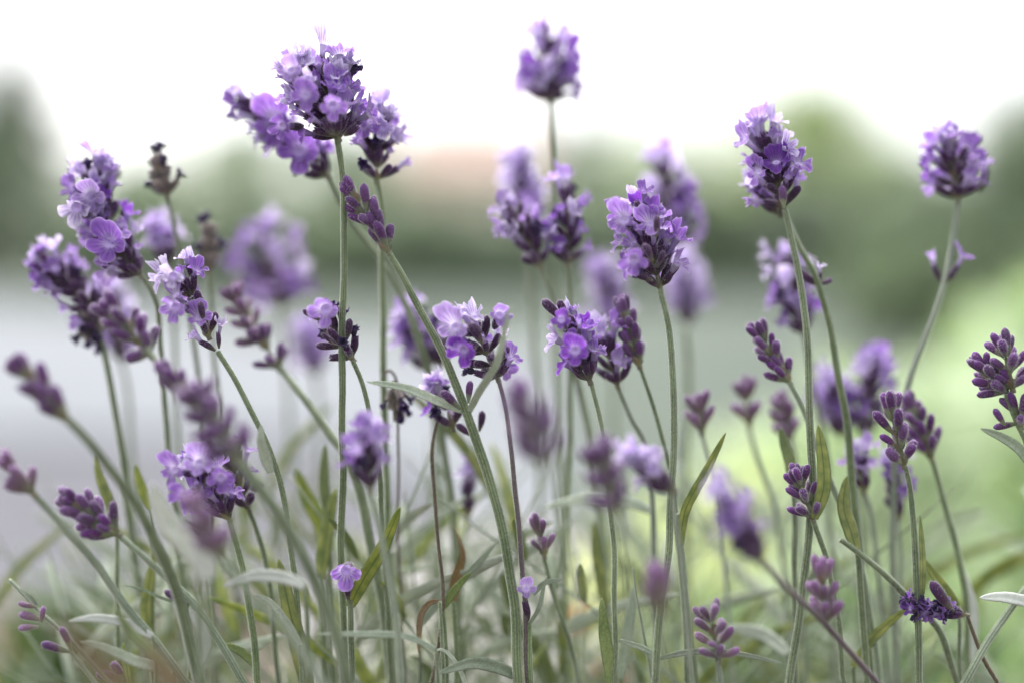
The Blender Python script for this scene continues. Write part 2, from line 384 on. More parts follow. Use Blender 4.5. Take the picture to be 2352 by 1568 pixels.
def face_floret(root, x, y, b, size=56, petal='petal', facing=(0, -1, .15), stalk=(0, .3, -1), roll=0):
    """an open floret seen from the front at a picture point; its calyx hangs behind it"""
    c = P(x, y, b); d = Vector(facing).normalized(); s = size*depth(b)/F/.0062
    up = Vector((math.sin(roll), 0, math.cos(roll)))
    base = c-d*.0075*s
    f = frame(d, up)
    m = Matrix.Translation(base-root.location)@f.to_4x4()@Matrix.Scale(s, 4)
    cal = link('calyx', rng.choice(CAL['calyx']), root, m)
    link('corolla', rng.choice(COR[petal]), cal, Matrix.Translation((0, 0, .0053)))
def head(root, base, tip, b, width, kind='bloom', bt=None, dens=1.0, cs=1.0, openf=None, gap=1.0, skew=None):
    """whorls of florets up an axis from base to tip (picture points)"""
    bt = b if bt is None else bt
    if kind in ('bud', 'pink'): cs *= 1.14; gap *= 1.22; dens *= .92
    a, t = P(*base, b), P(*tip, bt); A = t-a; ln = A.length; Ah = A.normalized()
    e1 = Ah.orthogonal().normalized(); e2 = Ah.cross(e1)
    L = .006*cs
    pet = {'bloom': .66, 'mixed': .45, 'bud': 0, 'pink': 0, 'dry': 0, 'dark': .0, 'pale': 1.0, 'half': .5}[kind]
    if openf is not None: pet = openf
    reach = (L+(.0055*cs if pet > .3 else 0)); hw = px(width/2, b)
    sa = min(.97, max(.3, (hw-.0006)/reach)); A0 = math.asin(sa)
    core = max(ln-L*.9-(.003 if pet > .3 else 0), ln*.35); step = .0034*gap*cs
    nW = max(2, int(round(core/step))+1)
    ax = [a-Ah*.0015-root.location+(e1*math.sin(q*1.7)*.00018) for q in (0,)]+[a+Ah*(core*q/4)+e1*math.sin(q*1.7)*.0002-root.location for q in range(5)]
    link('flower_axis', tube_mesh('flower_axis', catmull(ax, 3), [.00075*cs*(1-.035*q) for q in range(16)], 'axis', 8), root)
    for i in range(nW):
        f = i/(nW-1); p = a+Ah*(core*f+.0004)
        m = int(round(((6.2-1.4*f) if pet > .3 else (6.3-1.6*f))*dens+rng.uniform(-.6, .6))); m = max(3, m); ph = rng.uniform(0, 6.28)
        if i == nW-1: m += 2
        for k in range(m):
            an = ph+2*math.pi*(k+rng.uniform(-.25, .25))/m
            rad = e1*math.cos(an)+e2*math.sin(an)
            ang = A0*(1.0-.30*f)*rng.uniform(.62, 1.14)
            if i == nW-1: ang *= rng.choice((.25, .6, .9))
            d = Ah*math.cos(ang)+rad*math.sin(ang)
            if pet > .3 and rng.random() < .08: continue
            if kind == 'dry': kd, pt = 'dry', (rng.choice(['withered', None, None]))
            elif kind == 'dark': kd, pt = 'calyx', rng.choice(['withered', 'petal_dark', None, 'withered'])
            elif kind == 'pink': kd, pt = 'bud_pink', None
            elif rng.random() < pet:
                kd = 'calyx'; pt = rng.choice(['petal', 'petal', 'petal', 'petal_dark', 'petal_dark', 'petal_pale', 'half'] if kind != 'pale' else ['petal_pale', 'petal_pale', 'petal'])
                if rng.random() < (f-.45)*1.2: pt = 'petal_pale'
            elif kind in ('bloom', 'mixed', 'half'):
                kd, pt = rng.choice([('calyx', 'withered'), ('darkbud', None), ('darkbud', None), ('darkbud', None), ('calyx', None), ('calyx', 'half')])
            else: kd, pt = 'bud', None
            floret(root, p+rad*.0005, d, Ah, kd, pt, cs*rng.uniform(.85, 1.08))
        # bracts below the whorl
        if i % 2 == 0 or kind == 'bud':
            for q in range(2):
                an = ph+math.pi*q+.4; rad = e1*math.cos(an)+e2*math.sin(an)
                ff = frame(Ah*.85+rad*.6, -rad)
                link('bract', rng.choice(BR), root, Matrix.Translation(p-Ah*.0008-root.location)@ff.to_4x4()@Matrix.Scale(cs*.85, 4))
def leaf_mesh(pts, width, m, fold=.25, face=Vector((0, -1, 0)), tilt=0, seed=0, curl=.0):
    """a lance-shaped leaf with a sunk midrib, rolled edges and real thickness; pts from base to tip"""
    rg = random.Random(seed); pts = catmull(pts, 8); n = len(pts); vs_, fs, uv = [], [], []
    prev = None; K = 7
    ds = [0]
    for i in range(1, n): ds.append(ds[-1]+(pts[i]-pts[i-1]).length)
    for i, p in enumerate(pts):
        t = ds[i]/ds[-1]; T = (pts[min(i+1, n-1)]-pts[max(i-1, 0)]).normalized()
        w_ = width/2*(.16+.84*min(1, math.sin(math.pi*min(1, (t*.93+.05)**.75))**.65))
        if t > .88: w_ *= math.sqrt(max(0.02, 1-((t-.88)/.125)**2))
        w_ *= 1+.07*noise.noise(Vector((i*.35, seed*3.1, 0)))
        S = T.cross(face)
        if S.length < .1: S = T.cross(Vector((1, 0, 0)))
        S.normalize(); S = Quaternion(T, tilt+curl*t)@S; U = S.cross(T).normalized()
        th = width*.075
        for side in (1, -1):
            ks = range(K) if side == 1 else range(K-2, 0, -1)
            for k in ks:
                u = k/(K-1)*2-1
                prof = fold*w_*(abs(u)**1.3)-(.10*w_ if abs(u) > .9 else 0)-(.12*w_ if abs(u) < .1 and side == 1 else 0)
                prof += .05*w_*math.sin(i*1.9+u*3+seed)
                off = (th*side*(1-u*u)*.7)
                vs_.append(p+S*(u*w_)+U*(prof-fold*w_*.5+off)); uv.append(((u+1)/2, t))
    C = 2*K-2
    for i in range(n-1):
        for k in range(C):
            a, b = i*C+k, i*C+(k+1) % C; fs.append((a, b, b+C, a+C))
    fs.append(tuple(range(C-1, -1, -1))); fs.append(tuple((n-1)*C+k for k in range(C)))
    return mesh('leaf', vs_, fs, [m], uv)
def add_leaf(root, pp, width, m, **kw):
    b0 = pp[0][2]; pts = [P(*q)-root.location for q in pp]
    o = link('leaf', leaf_mesh(pts, px(width, b0), m, seed=rng.randrange(999), **kw), root); return o
def to_ground(p, q):
    """carry a stalk on from below the picture to the soil"""
    d = (p-q).normalized(); d.z = min(d.z, -.75); d.normalize()
    a = p+d*.06; bx = Vector((a.x*.8, a.y*.92+.03, 0)); return [a, Vector(((a.x+bx.x)/2, (a.y+bx.y)/2, a.z*.5)), bx]
def stalk(root_label, cat, path, r, m='stem', name='lavender_stem', rt=None, group=None, ground=True):
    pts = [P(*q) for q in path]; rt = r*.8 if rt is None else rt
    rads = []
    if ground: ext = to_ground(pts[-1], pts[-2])
    else: ext = []
    full = catmull(pts, 7); k = len(full)
    full = [p+Vector((noise.noise(p*55), noise.noise(p*55+Vector((9, 0, 0))), 0))*(.0007 if 0 < q < k-1 else 0) for q, p in enumerate(full)]
    for i in range(k):
        f = i/(k-1); bb = path[0][2]+(path[-1][2]-path[0][2])*f
        rads.append(px(.92*(rt+(r-rt)*min(1, f*1.6)), bb))
    if ext:
        e = catmull([pts[-2], pts[-1]]+ext, 4)[5:]; full += e; rads += [rads[-1]*1.05]*len(e)
    root = thing(name, root_label, cat, full[-1] if ground else pts[-1], group)
    full = [p-root.location for p in full]
    b = sum(abs(q[2]) for q in path)/len(path)
    ln = sum((full[i+1]-full[i]).length for i in range(k-1))
    hairs = int(ln*45000) if b < 7 else 0
    me = tube_mesh('stem', full, rads, m, 12 if b < 12 else 8, 0, rng)
    if hairs: me = tube_mesh('stem', full[:k+2], rads[:k+2], m, 12, hairs, rng); 
    link('stem', me, root)
    if hairs and ext: link('lower_stem', tube_mesh('lower_stem', full[k:], rads[k:], m, 8), root)
    return root
G_ST = 'lavender stems of the bed'
def plant(label, path, r=7.5, heads=(), leaves=(), faces=(), m='stem', rt=None, buds=()):
    root = stalk(label, 'lavender', path, r, m, 'lavender', rt, G_ST)
    for h in heads: head(root, *h[:4], **h[4])
    for l in leaves: add_leaf(root, l[0], l[1], l[2], **(l[3] if len(l) > 3 else {}))
    for f in faces: face_floret(root, *f[0], **(f[1] if len(f) > 1 else {}))
    for (x0, y0, x1, y1, b, kd, pt) in buds:
        a, t = P(x0, y0, b), P(x1, y1, b); floret(root, a, (t-a)+Vector((0, -.001, 0)), Vector((0, 0, 1)), kd, pt, (t-a).length/(.0060 if not pt else .0105))
    return root
def H(base, tip, b, w, **k): return (base, tip, b, w, k)

# ================================================================== THE SETTING
def sheet(name, pts, z, m, kind='structure'):
    o = link(name, mesh(name, [(x, y, z) for x, y in pts], [tuple(range(len(pts)))], [m], smooth=False)); o['kind'] = kind; return o
sheet('ground', [(-600, -300), (600, -300), (600, 900), (-600, 900)], -.03, 'grass')
def slab(name, pts, z0, z1, m):
    n = len(pts); v = [(x, y, z0) for x, y in pts]+[(x, y, z1) for x, y in pts]
    f = [tuple(range(n, 2*n)), tuple(range(n-1, -1, -1))]+[(i, (i+1) % n, n+(i+1) % n, n+i) for i in range(n)]
    o = link(name, mesh(name, v, f, [m], smooth=False)); o['kind'] = 'structure'; return o
slab('terrace', [(-9, 3.62), (-.5, 3.62), (-.19, 2.91), (-.09, 2.41), (.12, 2.36), (.16, 5.5), (.2, 7.5), (-1.2, 9), (-5, 17), (-9, 17)], -.02, .02, 'paving')
slab('path', [(-.19, 1.25), (.13, 1.25), (.12, 2.34), (-.1, 2.39), (-.28, 1.88)], -.02, .018, 'paving_pale')
slab('road', [(-6, 2.0), (-.3, 1.9), (-.11, 2.4), (-.21, 2.9), (-.52, 3.6), (-9, 3.6)], -.025, .004, 'asphalt')
slab('flower_border', [(-3, 1.25), (-.21, 1.25), (-.31, 1.87), (-3, 1.97)], -.02, .012, 'soil_red')
sheet('garden_bed', [(-1.4, -.5), (1.4, -.5), (1.4, 1.2), (-1.4, 1.2)], -.004, 'soil')

def leaf_cloud(n, place, size, rg, m, mlist, aspect=.5):
    """n separate bent leaves (4 triangles each), as one crown"""
    vs_, fs, mi = [], [], []
    for _ in range(n):
        c, nd = place(rg); s = size*rg.uniform(.6, 1.35)
        d = (nd+Vector((rg.gauss(0, .6), rg.gauss(0, .6), rg.gauss(0, .6)))).normalized(); sd = d.cross(Vector((rg.gauss(0, 1), rg.gauss(0, 1), rg.gauss(0, 1)))).normalized(); up = sd.cross(d)
        b = len(vs_); vs_ += [c, c+d*s*.5+sd*s*aspect*.5-up*s*.06, c+d*s*.5-sd*s*aspect*.5-up*s*.06, c+d*s-up*s*.12, c+d*s*.5+up*s*.05]
        fs += [(b, b+1, b+4), (b, b+4, b+2), (b+1, b+3, b+4), (b+4, b+3, b+2)]
        q = int((noise.noise(c/(size*2.6)+Vector((7.3, 1.1, 3.7)))*.9+.5)*len(mlist)+rg.uniform(-.35, .35)) % len(mlist); mi += [q]*4
    return mesh(m, vs_, fs, mlist, None, mi, False)
def far_tree(x, top, D, wpx, mlist, label, seed, conifer=False, base_y=None, leaf=.35, n=3200, low=.25):
    rg = random.Random(seed); b = PD(x, 620, D); b.z = -.03; H_ = PD(x, top, D).z; W = wpx*D/F
    root = thing('conifer_tree' if conifer else 'tree', label, 'tree', b, 'trees along the far side of the garden')
    tv = []; rad = []
    for i in range(9):
        f = i/8; tv.append(Vector((.25*math.sin(i+seed)*f, .2*math.cos(i*1.3+seed)*f, H_*.85*f))); rad.append((.045*H_)*(1-f*.85)+.02)
    link('trunk', tube_mesh('trunk', tv, rad, 'bark', 8), root)
    limbs = []
    for i in range(7):
        a = i*2.4+seed; z = H_*(.3+.07*i); ln = W*.36*rg.uniform(.7, 1)
        limbs.append(Vector((math.cos(a)*ln, math.sin(a)*ln, z+ln*.5)))
        s0 = Vector((0, 0, z)); link('limb', tube_mesh('limb', catmull([s0, s0.lerp(limbs[-1], .5)+Vector((0, 0, -.1*ln)), limbs[-1]], 3), [.02*H_*(1-.11*k) for k in range(7)], 'bark', 6), root)
    clumps = []
    if not conifer:
        for _ in range(34):
            a = rg.uniform(0, 6.28); u = rg.random(); rr = W*.5*math.sqrt(rg.random())*math.sin(math.pi*min(.97, .22+.72*u))**.6*.85
            clumps.append((Vector((rr*math.cos(a), rr*math.sin(a), H_*(low+(1-low)*u*.93))), W*rg.uniform(.09, .17)))
    def place(r):
        if conifer:
            u = r.random()**1.35; rr = W*.5*(1-u)*math.sqrt(r.uniform(.1, 1))*(.8+.25*math.sin(u*40)); a = r.uniform(0, 6.28)
            return Vector((rr*math.cos(a), rr*math.sin(a), H_*(.04+.96*u)-rr*.15)), Vector((math.cos(a), math.sin(a), -.2))
        c, s = r.choice(clumps); d = Vector((r.gauss(0, 1), r.gauss(0, 1), r.gauss(0, 1))).normalized()
        q = c+d*s*r.uniform(.55, 1.0); q.z = min(q.z, H_); return q, d
    link('crown', leaf_cloud(n, place, leaf*D/50, rg, 'crown', mlist), root)
    return root
T_ = far_tree
T_(40, 60, 40, 640, ['far_dark', 'far_dark', 'far_green'], 'tall dark conifer at the left edge of the garden', 1, True, n=7000)
T_(-130, 250, 36, 380, ['far_dark', 'far_green'], 'dark evergreen beside the tall conifer, half out of the frame', 2, n=5000)
T_(330, 360, 60, 260, ['far_grey', 'far_green'], 'low grey-green tree next to the tall conifer', 3)
T_(560, 290, 55, 330, ['far_green', 'far_green', 'far_grey'], 'rounded green tree behind the largest flower head', 4)
T_(790, 300, 58, 300, ['far_green', 'far_grey'], 'rounded green tree just left of the pink house', 5)
T_(1330, 262, 60, 170, ['far_green', 'far_dark'], 'narrow dark green tree just right of the pink house', 6)
T_(1500, 290, 75, 320, ['far_grey', 'far_olive'], 'wide pale tree between the pink house and the tall olive tree', 7)
T_(1820, 195, 48, 470, ['far_olive', 'far_olive', 'far_green'], 'tall olive-green tree with a domed top, right of centre', 8, n=6500)
T_(2080, 320, 52, 300, ['far_green', 'far_grey'], 'lower green tree between the tall olive tree and the dark right-hand tree', 9)
T_(2400, 205, 26, 420, ['far_dark', 'far_green', 'far_green'], 'dark green tree at the right edge of the garden', 10, n=6000)
T_(2250, 400, 20, 330, ['far_dark', 'far_dark', 'far_green'], 'low dark bush-like tree under the right-hand tree', 12, n=5000)

def hedge(x0, x1, top, D, mlist, label, seed, n=6000):
    rg = random.Random(seed); a, b = PD(x0, 620, D), PD(x1, 620, D); a.z = b.z = -.03; H_ = PD(x0, top, D).z
    root = thing('hedge', label, 'hedge', a, None); L = (b-a)
    link('stems', tube_mesh('stems', [Vector((0, 0, .1)), L*.5+Vector((0, 0, .12)), L+Vector((0, 0, .1))], [.08]*3, 'bark', 6), root)
    def place(r):
        u = r.random(); h = H_*(1+.12*math.sin(u*19+seed)+.08*math.sin(u*47)); z = h*r.random()**.7
        return L*u+Vector((0, r.uniform(-.5, .5)*min(1, 1.6-z/H_), z)), Vector((0, -.5, .5))
    link('foliage', leaf_cloud(n, place, .012*D, rg, 'foliage', mlist), root)
hedge(120, 1330, 497, 24, ['far_grey', 'far_green', 'far_grey'], 'long clipped dark green hedge at the back of the terrace', 1, 12000)
hedge(1330, 2120, 450, 27, ['far_grey', 'far_grey', 'far_green'], 'pale grey-green hedge below the tall olive tree', 2, 9000)
hedge(1960, 2500, 560, 9, ['far_dark', 'far_green'], 'dark low hedge behind the lime-green bush', 3, 6000)

def box(v, f, x0, x1, y0, y1, z0, z1):
    b = len(v); v += [(x0, y0, z0), (x1, y0, z0), (x1, y1, z0), (x0, y1, z0), (x0, y0, z1), (x1, y0, z1), (x1, y1, z1), (x0, y1, z1)]
    f += [tuple(b+i for i in q) for q in ((0, 1, 5, 4), (1, 2, 6, 5), (2, 3, 7, 6), (3, 0, 4, 7), (4, 5, 6, 7), (3, 2, 1, 0))]
def house(x0, x1, top, D, wall, label):
    a, b = PD(x0, 620, D), PD(x1, 620, D); W = b.x-a.x; H_ = PD(x0, top, D).z; ev = H_*.66
    root = thing('house', label, 'house', (a.x, a.y, -.03))
    v, f = [], []; box(v, f, 0, W, 0, 8, 0, ev); link('wall', mesh('wall', v, f, [wall], smooth=False), root)
    v = [(-.4, -.4, ev+.003), (W+.4, -.4, ev+.003), (W+.4, 8.4, ev+.003), (-.4, 8.4, ev+.003), (1.2, 4, H_), (W-1.2, 4, H_)]
    link('roof', mesh('roof', v, [(0, 1, 5, 4), (1, 2, 5), (2, 3, 4, 5), (3, 0, 4), (3, 2, 1, 0)], ['roof_tile'], smooth=False), root)
    for z in (1.0, ev*.55):
        for k in range(3):
            cx = W*(k+.5)/3; v, f = [], []; box(v, f, cx-.5, cx+.5, -.05, -.003, z, z+1.2)
            fr = link('window', mesh('window', v, f, ['white_paint'], smooth=False), root)
            v, f = [], []; box(v, f, cx-.42, cx+.42, -.06, -.053, z+.08, z+1.12); link('pane', mesh('pane', v, f, ['window_glass'], smooth=False), fr)
house(890, 1250, 258, 80, 'plaster_pink', 'pink plastered house with a tiled roof showing between the far trees')
house(395, 520, 400, 85, 'plaster_grey', 'small pale grey house behind the low trees on the left')

def bush(x, y0, D, W, H_, mlist, label, seed, size=.05, n=1400, asp=.5, base=None):
    rg = random.Random(seed); c = PD(x, y0, D); c.z = 0
    root = thing('leafy_bush', label, 'bush', c)
    cl = []
    for i in range(16):
        a = rg.uniform(0, 6.28); r = W*.5*math.sqrt(rg.random())*.85; z = H_*rg.uniform(.25, .85)*(1-.45*(r/(W*.5))**2)
        p = Vector((r*math.cos(a), r*math.sin(a), z)); cl.append((p, W*rg.uniform(.10, .17)))
        link('branch', tube_mesh('branch', [Vector((0, 0, 0)), p*.5+Vector((0, 0, .02)), p], [.004, .003, .002], 'stem', 6), root)
    def place(r):
        p, s = r.choice(cl); d = Vector((r.gauss(0, 1), r.gauss(0, 1), r.gauss(0, 1))).normalized(); q = p+d*s*r.uniform(.3, 1); q.z = max(.01, q.z); return q, (d+Vector((0, 0, .3)))
    o = link('leaves', leaf_cloud(n, place, size, rg, 'leaves', mlist, asp), root); o['kind'] = 'stuff'
bush(2330, 900, 1.45, .46, .47, ['lime_pale', 'lime', 'lime_pale', 'lime_pale'], 'tall lime-green bush at the right edge behind the flowers', 1, .06, 2200)
bush(2120, 900, 1.35, .36, .30, ['lime', 'lime_pale', 'lime_pale'], 'lime-green bush in front of the tall one on the right', 2, .05, 1900)
bush(1780, 1000, 1.5, .40, .26, ['lime_yellow', 'lime_yellow', 'lime_pale'], 'yellow-green bush low behind the lavender, right of centre', 3, .05, 1500)
bush(1980, 1200, 1.05, .34, .20, ['lime', 'leafdk', 'lime_pale'], 'low fresh-green bush under the yellow-green one', 4, .045, 900)
bush(2300, 1200, 1.1, .36, .25, ['lime', 'leafdk', 'lime_pale'], 'low mixed green bush at the lower right corner', 8, .045, 900)
bush(1560, 1300, 1.1, .30, .15, ['lime', 'leaf_grey', 'far_green'], 'small dull green bush low behind the middle stems', 9, .04, 700)
bush(130, 1300, 1.0, .17, .235, ['far_green', 'blade', 'blade'], 'small dark green bush low at the left edge', 5, .03, 800)
bush(30, 1500, .85, .16, .16, ['far_green', 'far_dark'], 'dark ground plant in the lower left corner', 6, .025, 700)

def lathe(prof, m, name, n=32):
    v, f = [], []
    for r, z in prof:
        for k in range(n): v.append((r*math.cos(6.2832*k/n), r*math.sin(6.2832*k/n), z))
    for j in range(len(prof)-1):
        for k in range(n):
            a, b = j*n+k, j*n+(k+1) % n; f.append((a, b, b+n, a+n))
    return mesh(name, v, f, [m])
pc = PD(330, 1450, 1.15); pc.z = 0
pot = thing('flower_pot', 'dark terracotta flower pot half hidden behind the left stems', 'flower pot', pc)
link('pot_body', lathe([(0, 0), (.055, 0), (.078, .13), (.070, .13), (.066, .115), (0, .115)], 'terracotta', 'pot_body'), pot)
link('pot_rim', lathe([(.079, .125), (.089, .125), (.091, .157), (.080, .157), (.079, .125)], 'terracotta', 'pot_rim'), pot)

def daisy(x, y, b, size, m, label):
    c = P(x, y, b); root = thing('garden_flower', label, 'flower', (c.x, c.y+.02, 0)); o = c-root.location
    link('stem', tube_mesh('stem', catmull([Vector((0, 0, 0)), o*.5, o], 4), [.0012]*9, 'stem', 8), root)
    s = px(size, b)
    for ring in range(2):
        for k in range(9):
            a = 6.283*k/9+ring*.35; d = Vector((math.cos(a), -.35-ring*.3, math.sin(a)))
            link('petal', leaf_mesh([o, o+d*s*.25+Vector((0, -.002, 0)), o+d*s*.5], s*.26, m, seed=k), root)
    link('flower_centre', lathe([(0, -s*.05), (s*.09, 0), (s*.06, s*.06), (0, s*.08)], 'orange_petal', 'c', 12), root, Matrix.Translation(o))
daisy(1335, 1420, 55, 60, 'orange_petal', 'blurred orange flower low between the middle stems')
daisy(1400, 1545, 40, 95, 'pink_petal', 'blurred pale pink flower at the bottom edge, right of the orange flower')
def pebble(x, y, D, s, label, seed):
    c = PD(x, y, D); c.z = s*.3; v, f = [], []; n = 16
    for j in range(9):
        th = math.pi*j/8
        for k in range(n):
            d = Vector((math.sin(th)*math.cos(6.2832*k/n), math.sin(th)*math.sin(6.2832*k/n), math.cos(th)*.6)); v.append(d*s*(1+.18*noise.noise(d*1.6+Vector((seed, 0, 0)))))
    for j in range(8):
        for k in range(n):
            a, b = j*n+k, j*n+(k+1) % n; f.append((a, b, b+n, a+n))
    o = link('garden_stone', mesh('garden_stone', v, f, ['pebble'])); o.location = c; return tagm(o, label, 'stone')
pebble(2110, 1540, 1.55, .05, 'pale rounded stone on the ground at the bottom, right of centre', 1)
pebble(960, 1530, 1.6, .06, 'pale rounded stone on the ground near the bottom centre', 2)

# ================================================================== LAVENDER, left to right
plant('tallest, largest open flower head of the photo, on a straight upright stem',
      [(775, 318, 0), (789, 420, 0), (788, 600, 0), (787, 900, 0), (784, 1200, 3), (786, 1400, 5), (790, 1568, 6)], 8.2, rt=6.5,
      heads=[H((774, 316), (662, 150), 1, 150, kind='bloom', dens=.95, openf=.62, cs=1.06), H((776, 316), (718, 118), 0, 175, kind='bloom', dens=1.0, openf=.6, cs=1.06), H((778, 314), (790, 150), 1, 130, kind='bloom', dens=.8, openf=.58, cs=1.0)],
      faces=[((704, 222, -6, 52, 'petal_dark'), {}), ((765, 245, -6, 58, 'petal'), dict(facing=(.1, -1, .05))), ((675, 170, -4, 52, 'petal'), dict(facing=(-.2, -1, .3))), ((709, 185, -5, 38, 'petal_pale'), dict(facing=(.1, -1, .4))), ((660, 290, -3, 52, 'petal_dark'), dict(facing=(-.5, -1, -.1)))],
      buds=[(762, 312, 722, 300, -1, 'calyx', None), (790, 312, 828, 285, -2, 'calyx', None), (768, 312, 745, 275, -4, 'calyx', None), (776, 312, 777, 275, -4, 'calyx', None), (765, 310, 715, 262, -3, 'calyx', 'petal')])
plant('blurred open flower head drooping behind the left side of the largest head',
      [(752, 410, 14), (800, 500, 16), (900, 635, 16), (960, 770, 16), (1000, 920, 18), (1040, 1200, 20), (1060, 1568, 22)], 9, rt=5,
      heads=[H((750, 405), (690, 330), 13, 120, kind='bloom'), H((690, 350), (585, 240), 13, 120, kind='bloom', dens=.9), H((605, 265), (565, 235), 14, 60, kind='mixed', dens=.4)],
      faces=[((635, 285, 12, 70, 'petal'), {}), ((690, 350, 11, 75, 'petal_dark'), {})])
plant('slightly blurred pale flower head behind the right side of the largest head',
      [(866, 412, 9), (876, 500, 10), (880, 700, 12), (882, 900, 13), (888, 1100, 14), (900, 1568, 16)], 8.5, rt=6,
      heads=[H((866, 412), (868, 345), 9, 90, kind='mixed', openf=.1, dens=.8), H((862, 352), (885, 250), 9, 140, kind='pale', dens=.9)],
      faces=[((838, 290, 6, 55, 'petal'), {}), ((880, 295, 7, 60, 'petal_pale'), {})])
plant('closed purple bud spike leaning left in front of the tall straight stem',
      [(893, 582, 0), (930, 645, 0), (985, 745, 0), (1045, 880, 0), (1078, 960, 0), (1120, 1080, 0), (1160, 1250, -1), (1180, 1400, -1), (1190, 1568, -1)], 11, rt=7,
      heads=[H((890, 575), (860, 505), 0, 62, kind='bud', dens=.6, cs=1.0), H((860, 520), (795, 425), 0, 88, kind='bud', dens=.85, cs=.95)],
      leaves=[([(1066, 945, 0), (1000, 918, -1), (930, 890, -2), (842, 876, -3)], 21, 'leaf_wool', dict(fold=.5, tilt=.3)),
              ([(1076, 950, 0), (1100, 900, -4), (1140, 835, -8), (1158, 765, -11), (1171, 703, -13)], 21, 'leaf_wool', dict(tilt=.5))],
      buds=[(1058, 938, 1018, 902, -1, 'bud', None), (1075, 925, 1081, 882, -1, 'bud', None)])
plant('open flower head at the far left, third tallest, with one face-on purple floret',
      [(325, 637, 9), (358, 705, 10), (368, 800, 12), (380, 950, 14), (390, 1100, 15), (420, 1350, 16), (440, 1568, 18)], 7.5, rt=5.5,
      heads=[H((322, 632), (235, 520), 8, 150, kind='mixed', dens=1.0), H((262, 560), (205, 375), 10, 165, kind='bloom', dens=1.0)],
      faces=[((258, 562, 6, 75, 'petal_dark'), {}), ((180, 480, 6, 70, 'petal_pale'), {}), ((215, 455, 7, 65, 'petal'), {}), ((250, 385, 12, 65, 'petal_pale'), {})])
plant('blurred flower head at the left edge pointing up left, with a dark withered base',
      [(228, 760, 16), (255, 880, 16), (280, 1030, 17), (295, 1180, 18), (330, 1400, 20), (350, 1568, 22)], 9, rt=7,
      heads=[H((235, 745), (170, 650), 15, 100, kind='mixed', openf=.2), H((180, 680), (85, 585), 15, 130, kind='bloom'), H((200, 700), (205, 780), 15, 60, kind='dry', dens=.7)])
plant('crisp open flower head low on the left with widely spaced florets',
      [(500, 806, 0), (545, 880, 0), (600, 985, 0), (640, 1110, 1), (665, 1240, 2), (685, 1400, 3), (700, 1568, 4)], 7, rt=6,
      heads=[H((478, 770), (415, 620), 1, 150, kind='bloom', dens=.75, gap=1.45, openf=.7)],
      leaves=[([(622, 1085, -5), (610, 1050, -6), (600, 1010, -7), (600, 975, -7)], 26, 'leaf_wool', dict(fold=.4))],
      faces=[((401, 635, -4, 55, 'petal_pale'), {}), ((412, 705, -4, 58, 'petal'), dict(facing=(-.3, -1, .1)))],
      buds=[(495, 805, 440, 772, 0, 'calyx', 'petal_pale'), (503, 800, 504, 742, 0, 'calyx', 'petal_pale'), (470, 740, 462, 695, -2, 'darkbud', None), (440, 640, 425, 585, 2, 'calyx', 'petal_pale')])
plant('blurred foreground bud spike in three separate whorls crossing the left side diagonally',
      [(340, 800, -14), (400, 880, -18), (470, 960, -22), (540, 1045, -25), (620, 1150, -25), (690, 1270, -24), (760, 1420, -23), (800, 1568, -22)], 14, rt=7,
      heads=[H((345, 815), (245, 695), -12, 115, kind='bud', dens=.9), H((425, 905), (375, 845), -18, 60, kind='bud', dens=.5), H((545, 1045), (440, 890), -30, 125, kind='bud', dens=1.3)])
plant('blurred foreground bud spike at the left edge above a long thick curving stem',
      [(152, 962, -24), (215, 1030, -22), (290, 1125, -18), (350, 1230, -14), (400, 1340, -10), (430, 1450, -8), (460, 1568, -7)], 13, rt=10,
      heads=[H((152, 962), (95, 900), -24, 75, kind='bud', dens=.8), H((110, 915), (38, 830), -24, 75, kind='bud', dens=.8)],
      leaves=[([(455, 1530, -4), (470, 1480, -4), (462, 1440, -4), (435, 1395, -4)], 34, 'leaf_white', dict(tilt=.4))])
plant('small pinkish bud head cut by the left edge of the photo',
      [(75, 1130, -14), (130, 1190, -12), (200, 1270, -9), (290, 1390, -6), (370, 1490, -5), (430, 1568, -4)], 10, rt=8, m='stem_grey',
      heads=[H((75, 1130), (5, 1050), -15, 80, kind='pink', dens=.9)])
plant('plump closed bud head low left lying over to the left',
      [(270, 1226, -7), (320, 1270, -7), (380, 1325, -5), (440, 1380, -4), (490, 1450, -3), (560, 1568, -2)], 9, rt=6, m='stem_grey',
      heads=[H((268, 1224), (150, 1140), -7, 84, kind='bud', dens=1.15, cs=.95)],
      buds=[(435, 1388, 392, 1362, -4, 'bud', None)])
plant('crisp open flower head low left just above the centre of the bottom left quarter',
      [(528, 1192, -2), (545, 1260, -2), (570, 1370, -2), (585, 1470, -2), (592, 1568, -2)], 8, rt=6,
      heads=[H((525, 1188), (440, 1055), -2, 125, kind='bloom', dens=.7, openf=.8)],
      faces=[((505, 1095, -6, 54, 'petal_dark'), dict(facing=(.4, -1, .1))), ((410, 1080, -6, 50, 'petal'), dict(facing=(-.5, -1, .3))), ((462, 1065, -6, 52, 'petal'), dict(facing=(-.1, -1, .4))), ((430, 1130, -7, 52, 'petal_dark'), dict(facing=(-.3, -1, -.1)))])
plant('blurred brownish purple bud head overlapping the crisp low left flower head',
      [(505, 1270, -34), (560, 1340, -34), (650, 1440, -32), (740, 1568, -30)], 9, rt=6, m='stem_grey',
      heads=[H((505, 1275), (440, 1150), -36, 95, kind='pink', dens=.9)])
